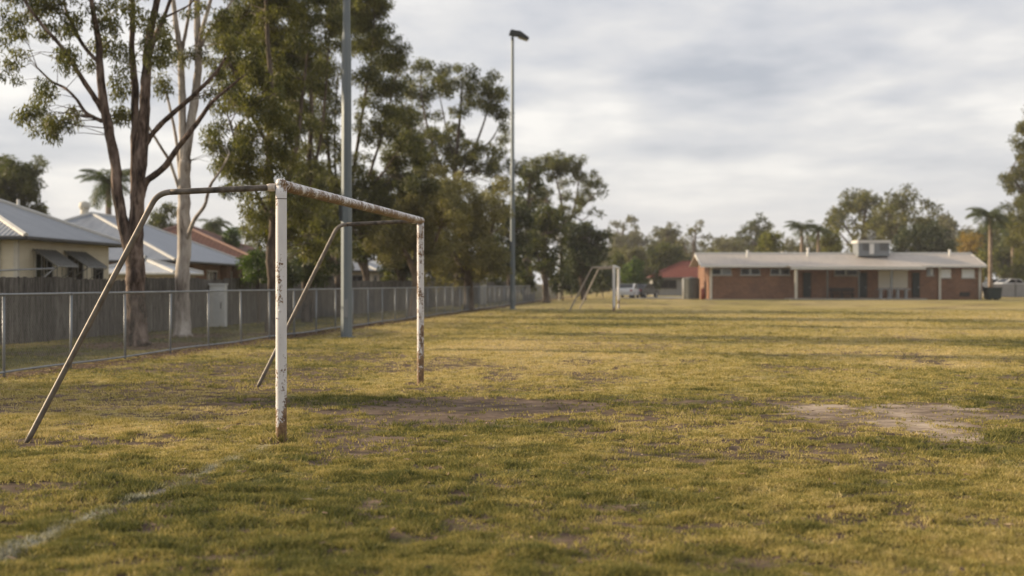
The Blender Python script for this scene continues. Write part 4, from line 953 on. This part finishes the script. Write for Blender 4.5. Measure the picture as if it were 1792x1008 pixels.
def club_window(px0, px1, py0, py1, panes, fm='bench_metal'):
    q = MB(); f = .06; a, b_, z0, z1 = cx(px0), cx(px1), cz(py1), cz(py0); y0, y1 = D0-.07, D0-.002
    q.box((a,y0,z0), (b_,y1,z0+f)); q.box((a,y0,z1-f), (b_,y1,z1)); q.box((a,y0,z0+f), (a+f,y1,z1-f)); q.box((b_-f,y0,z0+f), (b_,y1,z1-f))
    for k in range(1, len(panes)): xm = a+(b_-a)*k/len(panes); q.box((xm-.09,y0,z0+f), (xm+.09,y1,z1-f))
    w = q.build('window', M[fm], t)
    for k, pm in enumerate(panes):
        q = MB(); q.box((a+(b_-a)*k/len(panes)+(.09 if k else f)+.001,D0-.03,z0+f+.001), (a+(b_-a)*(k+1)/len(panes)-(.09 if k < len(panes)-1 else f)-.001,D0-.004,z1-f-.001)); q.build('pane', M[pm], w)
    q = MB(); q.box((a-.1,D0-.12,z0-.10), (b_+.1,D0-.002,z0-.003)); q.build('sill', M['concrete'], w)
club_window(1245, 1280, 470, 481, ('glass','unit')); club_window(1296, 1330, 470, 481, ('glass','glass')); club_window(1348, 1382, 470, 481, ('glass','glass'))
club_window(1460, 1500, 472, 482, ('glass','glass')); club_window(1622, 1633, 470, 482, ('unit','white_trim')); club_window(1643, 1664, 471, 486, ('white_box',), 'white_trim'); club_window(1683, 1705, 471, 486, ('white_box',), 'white_trim')
for (a, b_) in ((1405, 1419), (1504, 1517), (1596, 1609)):
    fr = wbox(a-1.5, b_+1.5, 475, 520.3, D0-.05, D0-.002).build('door', M['brown_trim'], t)
    wbox(a, b_, 477, 520.2, D0-.08, D0-.052).build('door_leaf', M['door_dark'], fr)
    q = MB(); q.box((cx(b_)-.16,D0-.14,1.05), (cx(b_)-.08,D0-.082,1.2)); q.build('handle', M['galv'], fr)
sh = wbox(1537, 1588, 475, 504, D0-.06, D0-.002).build('roller_shutter', M['shutter'], t)
wbox(1536, 1589, 473, 475, D0-.18, D0-.002).build('shutter_box', M['cream_trim'], sh)
wbox(1557.5, 1559, 475, 504, D0-.09, D0-.062).build('mullion', M['bench_metal'], sh)
for px in (1244, 1644, 1714):
    q = MB(); x = cx(px); q.box((x-.10,D0-.16,0), (x+.10,D0-.003,3.0)); q.build('downpipe', M['cream_trim'], t)
q = wbox(1679, 1697, 511, 519, D0-.03, D0-.002); q.build('floor_vent', M['bench_dark'], t)
for px, yy, h, r, mm in ((1308,127.5,.9,.13,'white_trim'), (1369,129.5,.8,.10,'cream_trim'), (1391,129.5,.8,.08,'galv'), (1414,127.8,1.1,.15,'white_trim'), (1662,127.8,.85,.13,'white_trim')):
    x = cx(px, yy); z = rz-abs(yy-yr)*.31; q = MB(); h *= .72; r *= .8; q.tube([(x,yy,z-.1), (x,yy,z+h*.75), (x,yy,z+h*.76), (x,yy,z+h)], [r,r,r*1.35,r*1.2], 10); q.build('vent_pipe', M[mm], rf)
dd = 128.; q = MB(); a, b_ = cx(1497, dd), cx(1551, dd); q.box((a,dd-1.1,4.0), (b_,dd+1.0,cz(426,dd))); u = q.build('plant_unit', M['unit'], t)
q = MB(); q.box((a-.10,dd-1.2,cz(426,dd)+.003), (b_+.10,dd+1.1,cz(421,dd))); q.build('lid', M['ridge_pale'], u)
q = MB(); xm = cx(1519, dd); q.box((xm-.16,dd-1.2,4.18), (xm+.25,dd-1.103,cz(427,dd))); q.build('duct', M['white_trim'], u)
for xl in (a+.4, b_-.9): q = MB(); [q.box((xl,dd-1.13,4.55+.14*k), (xl+.75,dd-1.103,4.62+.14*k)) for k in range(5)]; q.build('louvre', M['dark_trim'], u)
# furniture under the verandah
d = 123.6; a, b_ = cx(1534, d), cx(1592, d); t = thing('picnic_table', 'long grey table on trestle legs below the cream roller shutter', 'table', ((a+b_)/2, d, .13))
q = MB(); q.box((a,d-.4,.92), (b_,d+.4,1.0)); q.build('table_top', M['bench_metal'], t, bevel=.01)
for k in range(4):
    x = a+.35+(b_-a-.7)*k/3; q = MB(); q.box((x-.06,d-.34,.13), (x+.06,d-.26,.919)); q.box((x-.06,d+.26,.13), (x+.06,d+.34,.919)); q.box((x-.05,d-.26,.5), (x+.05,d+.26,.56)); q.build('leg', M['bench_metal'], t)
a, b_ = cx(1456, d), cx(1500, d); t = thing('long_bench', 'low dark timber bench against the verandah brick wall', 'bench', ((a+b_)/2, d+.9, .13))
q = MB(); q.box((a,d+.65,.52), (b_,d+1.1,.59)); q.build('seat', M['bench_dark'], t); q = MB(); q.box((a,d+1.13,.75), (b_,d+1.18,1.08)); q.build('backrest', M['bench_dark'], t)
for x in (a+.2, (a+b_)/2, b_-.2): q = MB(); q.box((x-.05,d+.7,.13), (x+.05,d+1.05,.519)); q.box((x-.05,d+1.06,.13), (x+.05,d+1.128,1.05)); q.build('leg', M['bench_dark'], t)
# water tank and red pillar at the left end
d = 127.5; x = cx(1210, d); t = thing('water_tank', 'grey-green round water tank at the left end of the clubhouse', 'water tank', (x, d, 0))
q = MB(); q.tube([(x,d,0), (x,d,1.9)], .75, 24)
for k in range(5): q.tube([(x,d,.25+k*.36), (x,d,.31+k*.36)], .775, 24)
q.build('body', M['tank'], t); q = MB(); q.tube([(x,d,1.901), (x,d,2.0), (x,d,2.1)], [.79,.5,.1], 24); q.build('lid', M['tank'], t, True)
q = MB(); q.tube([(x-.82,d-.35,0), (x-.82,d-.35,1.95)], .06, 8); q.build('inlet_pipe', M['white_trim'], t, True)
d = 124.4; x = cx(1230, d); t = thing('gas_bottle', 'faded red gas cylinder against the clubhouse end wall', 'gas cylinder', (x, d, 0))
q = MB(); q.tube([(x,d,0), (x,d,.85), (x,d,1.0), (x,d,1.05)], [.17,.17,.1,.05], 14); q.build('body', M['red_post'], t, True); q = MB(); q.tube([(x,d,1.05), (x,d,1.18)], .035, 8); q.build('valve', M['hub'], t, True)
# bin, cars, right side fence
d = 123.5; x0, x1 = cx(1724, d), cx(1749, d); t = thing('skip_bin', 'dark green skip bin at the right end of the clubhouse', 'skip bin', ((x0+x1)/2, d, 0))
q = MB(); q.prism([(x0+.1,.1), (x1-.1,.1), (x1,1.05), (x0,1.05)], d-.7, d+.7); q.build('body', M['bin'], t, bevel=.02)
q = MB(); q.box((x0-.03,d-.74,1.051), (x1+.03,d+.74,1.12)); q.build('rim', M['bin'], t)
for xx in (x0+.3, x1-.3): q = MB(); q.tube([(xx,d-.5,.05), (xx,d+.5,.05)], .09, 8); q.build('roller', M['tyre'], t)
def car(label, loc, rot, paint, van=False):
    t = thing('parked_car' if not van else 'parked_van', label, 'car' if not van else 'van', loc, 'vehicles parked beyond the field'); m4 = Matrix.Translation(loc) @ Matrix.Rotation(rot, 4, 'Z'); W = .86
    if van: prof = [(-2.2,.32), (2.2,.32), (2.25,.8), (1.9,1.05), (1.25,1.9), (1.0,1.98), (-2.1,1.98), (-2.25,1.8)]; gl = [(1.68,1.12), (1.15,1.82), (.1,1.82), (.1,1.12)]; gl2 = [(0,1.12), (0,1.82), (-2.0,1.82), (-2.0,1.12)]
    else: prof = [(-2.1,.3), (2.1,.3), (2.15,.62), (1.95,.82), (1.0,.95), (.35,1.42), (-.95,1.45), (-1.7,1.0), (-2.1,.92), (-2.18,.6)]; gl = [(.85,.97), (.28,1.36), (-.25,1.37), (-.25,.97)]; gl2 = [(-.32,.97), (-.32,1.37), (-.92,1.38), (-1.5,1.0)]
    q = MB(); q.prism(prof, -W, W, m4); body = q.build('body', paint, t, bevel=.06)
    for g_ in (gl, gl2):
        for sg in (-1, 1): q = MB(); q.prism(g_, sg*W-.006 if sg < 0 else W-.004, sg*W+.004 if sg < 0 else W+.006, m4); q.build('window', M['glass'], t)
    # windscreens
    pts = [p for p in prof if p[1] > .8]; hi = max(prof, key=lambda p: p[1]+p[0]*.3); 
    fr = ((1.92,1.07),(1.27,1.86)) if van else ((1.0,.965),(.37,1.40)); bk = ((-2.262,1.1),(-2.262,1.72)) if van else ((-1.68,1.03),(-.98,1.43))
    for (p, r_), nm in ((fr, 'windscreen'), (bk, 'rear_window')):
        n = Vector((r_[1]-p[1], 0, p[0]-r_[0])); n = n.normalized()*(.012 if nm == 'windscreen' else -.012)
        q = MB(); c = [(p[0],-W+.12,p[1]), (p[0],W-.12,p[1]), (r_[0],W-.18,r_[1]), (r_[0],-W+.18,r_[1])]; q.slab([m4 @ (Vector(k)+n) for k in c], .01); q.build(nm, M['glass'], t)
    for xx in (-1.35, 1.35):
        for sg in (-1, 1):
            q = MB(); q.tube([m4 @ Vector((xx,sg*(W-.17),.32)), m4 @ Vector((xx,sg*(W+.02),.32))], .32, 18); w = q.build('wheel', M['tyre'], t)
            q = MB(); q.tube([m4 @ Vector((xx,sg*(W-.0),.32)), m4 @ Vector((xx,sg*(W+.035),.32))], .19, 12); q.build('rim', M['hub'], w)
    for sg in (-1, 1):
        q = MB(); q.box((2.12,sg*.62-.15,.62), (2.19,sg*.62+.15,.76), m4); q.build('headlight', M['lens'], t)
        q = MB(); q.box((-2.22,sg*.66-.1,.7), (-2.14,sg*.66+.1,.88), m4); q.build('taillight', M['taillight'], t)
d = 138; car('white hatchback car parked under the trees right of the far goal posts', (GX(1099,d), d, 0), R(76), M['car_white'])
d = 142; car('dark grey car parked between the white hatchback and red roofed house', (GX(1126,d), d, 0), R(60), M['car_dark'])
d = 152; car('white car parked beyond the dark green skip bin', (GX(1772,d), d, .55), R(20), M['car_white'])
d = 156; car('silver car parked behind the skip bin at the right', (GX(1738,d), d, .55), R(170), M['car_silver'])
d = 146; t = thing('grey_panel_fence', 'low grey panel fence at the right edge beyond the clubhouse', 'fence', (GX(1790,d), d, 0))
q = MB(); xa, xb = GX(1738,d), GX(1990,d)
k = xa
while k < xb: q.box((k+.02,d-.03,.05), (k+2.3,d+.03,1.45), None, random.uniform(.3, .6)); k += 2.36
q.build('fence_panels', M['grey_wall'], t); k = xa
while k < xb: q = MB(); q.box((k-.045,d-.07,-.1), (k+.045,d+.07,1.5)); q.build('post', M['dark_trim'], t); k += 2.36
d = 150; a_, b_ = GX(1745,d), GX(1990,d)
# the rise the cars stand on, and the gravel drive by the red roofed house
q = MB(); q.box((GX(1728,d),148.2,-.3), (GX(2100,d),164,.55)); tag(q.build('car_park', M['concrete']), kind='structure')
q = MB(); q.box((GX(1085,141),133,-.05), (GX(1218,141),148,.035)); tag(q.build('driveway', M['concrete']), kind='structure')

# ------------------------------------------------------------------ haze
q = MB(); q.box((-420,-40,-1.6), (420,520,24)); hz = q.build('haze', mat('air'), None, uv=False); tag(hz, 'faint evening haze over the field and far trees', 'haze', kind='stuff')
hm = hz.data.materials[0]; hm.node_tree.nodes.remove(hm.node_tree.nodes['Principled BSDF']); pv = hm.node_tree.nodes.new('ShaderNodeVolumePrincipled')
pv.inputs['Color'].default_value = (.92,.92,.95,1); pv.inputs['Density'].default_value = .0003; hm.node_tree.links.new(pv.outputs[0], hm.node_tree.nodes['Material Output'].inputs['Volume'])
# ------------------------------------------------------------------ sky, sun, camera
TO_SUN = Vector((-.95, .28, 0)).normalized()*math.cos(R(17)) + Vector((0,0,math.sin(R(17))))
w = bpy.data.worlds.new('World'); scene.world = w; w.use_nodes = True; nt = w.node_tree; nt.nodes.clear()
g = N.__new__(N); g.t = nt; g.b = None
sky = g.n('ShaderNodeTexSky', sky_type='NISHITA', sun_disc=False, sun_elevation=R(17), sun_rotation=math.atan2(TO_SUN.x, TO_SUN.y), altitude=20, dust_density=2.)
tc = g.n('ShaderNodeTexCoord'); sp = g.n('ShaderNodeSeparateXYZ'); g.l(tc.outputs['Generated'], sp.inputs[0])
den = g.math('ADD', g.math('MAXIMUM', sp.outputs['Z'], 0.), .13)
cb = g.n('ShaderNodeCombineXYZ'); g.l(g.math('DIVIDE', sp.outputs['X'], den), cb.inputs[0]); g.l(g.math('DIVIDE', sp.outputs['Y'], den), cb.inputs[1]); cb.inputs[2].default_value = 4.3
n1 = g.noise(g.scale(cb.outputs[0], (1.15, .95, 1)), 1.75, 5, .50, 0.); n2 = g.noise(g.scale(cb.outputs[0], (.5,.5,1)), .9, 2, .5)
f = g.math('ADD', g.math('MULTIPLY', n1, .75), g.math('MULTIPLY', n2, .25))
cloud = g.ramp(f, [(.37, (.415,.435,.485)), (.47, (.555,.56,.59)), (.54, (.66,.65,.65)), (.64, (.86,.83,.79))])
hz = g.n('ShaderNodeMapRange', interpolation_type='SMOOTHSTEP'); g.l(sp.outputs['Z'], hz.inputs[0]); hz.inputs[1].default_value = .0; hz.inputs[2].default_value = .16; hz.inputs[3].default_value = .8; hz.inputs[4].default_value = 0.
cloud = g.mix(hz.outputs[0], cloud, (.67,.66,.655))
skys = g.n('ShaderNodeVectorMath', operation='SCALE'); g.l(sky.outputs[0], skys.inputs[0]); skys.inputs['Scale'].default_value = .1
final = g.mix(.88, skys.outputs[0], cloud)
bg = g.n('ShaderNodeBackground'); g.l(final, bg.inputs['Color']); bg.inputs['Strength'].default_value = .86
out = g.n('ShaderNodeOutputWorld'); g.l(bg.outputs[0], out.inputs['Surface'])

sl = bpy.data.lights.new('sun', 'SUN'); sl.energy = 5.0; sl.angle = R(1.6); sl.color = (1., .80, .55)
so = bpy.data.objects.new('sun', sl); col.objects.link(so); so.rotation_euler = TO_SUN.to_track_quat('Z', 'Y').to_euler(); so.location = (-30, 10, 30)
cam = bpy.data.cameras.new('camera'); co = bpy.data.objects.new('camera', cam); col.objects.link(co)
co.location = (0, 0, CH); co.rotation_euler = (R(90), 0, 0)
cam.sensor_width = 36; cam.lens = F/1792*36; cam.shift_y = -(504-HY)/1792; cam.clip_start = .1; cam.clip_end = 6000
cam.dof.use_dof = True; cam.dof.focus_distance = 14.0; cam.dof.aperture_fstop = 1.5
scene.camera = co
scene.view_settings.view_transform = 'Standard'; scene.view_settings.look = 'None'; scene.view_settings.exposure = .58; scene.view_settings.gamma = 1
scene.render.engine = 'CYCLES'; scene.cycles.use_denoising = True; scene.cycles.max_bounces = 6; scene.cycles.transparent_max_bounces = 4
for o in bpy.data.objects:
    if '_o' in o: del o['_o']
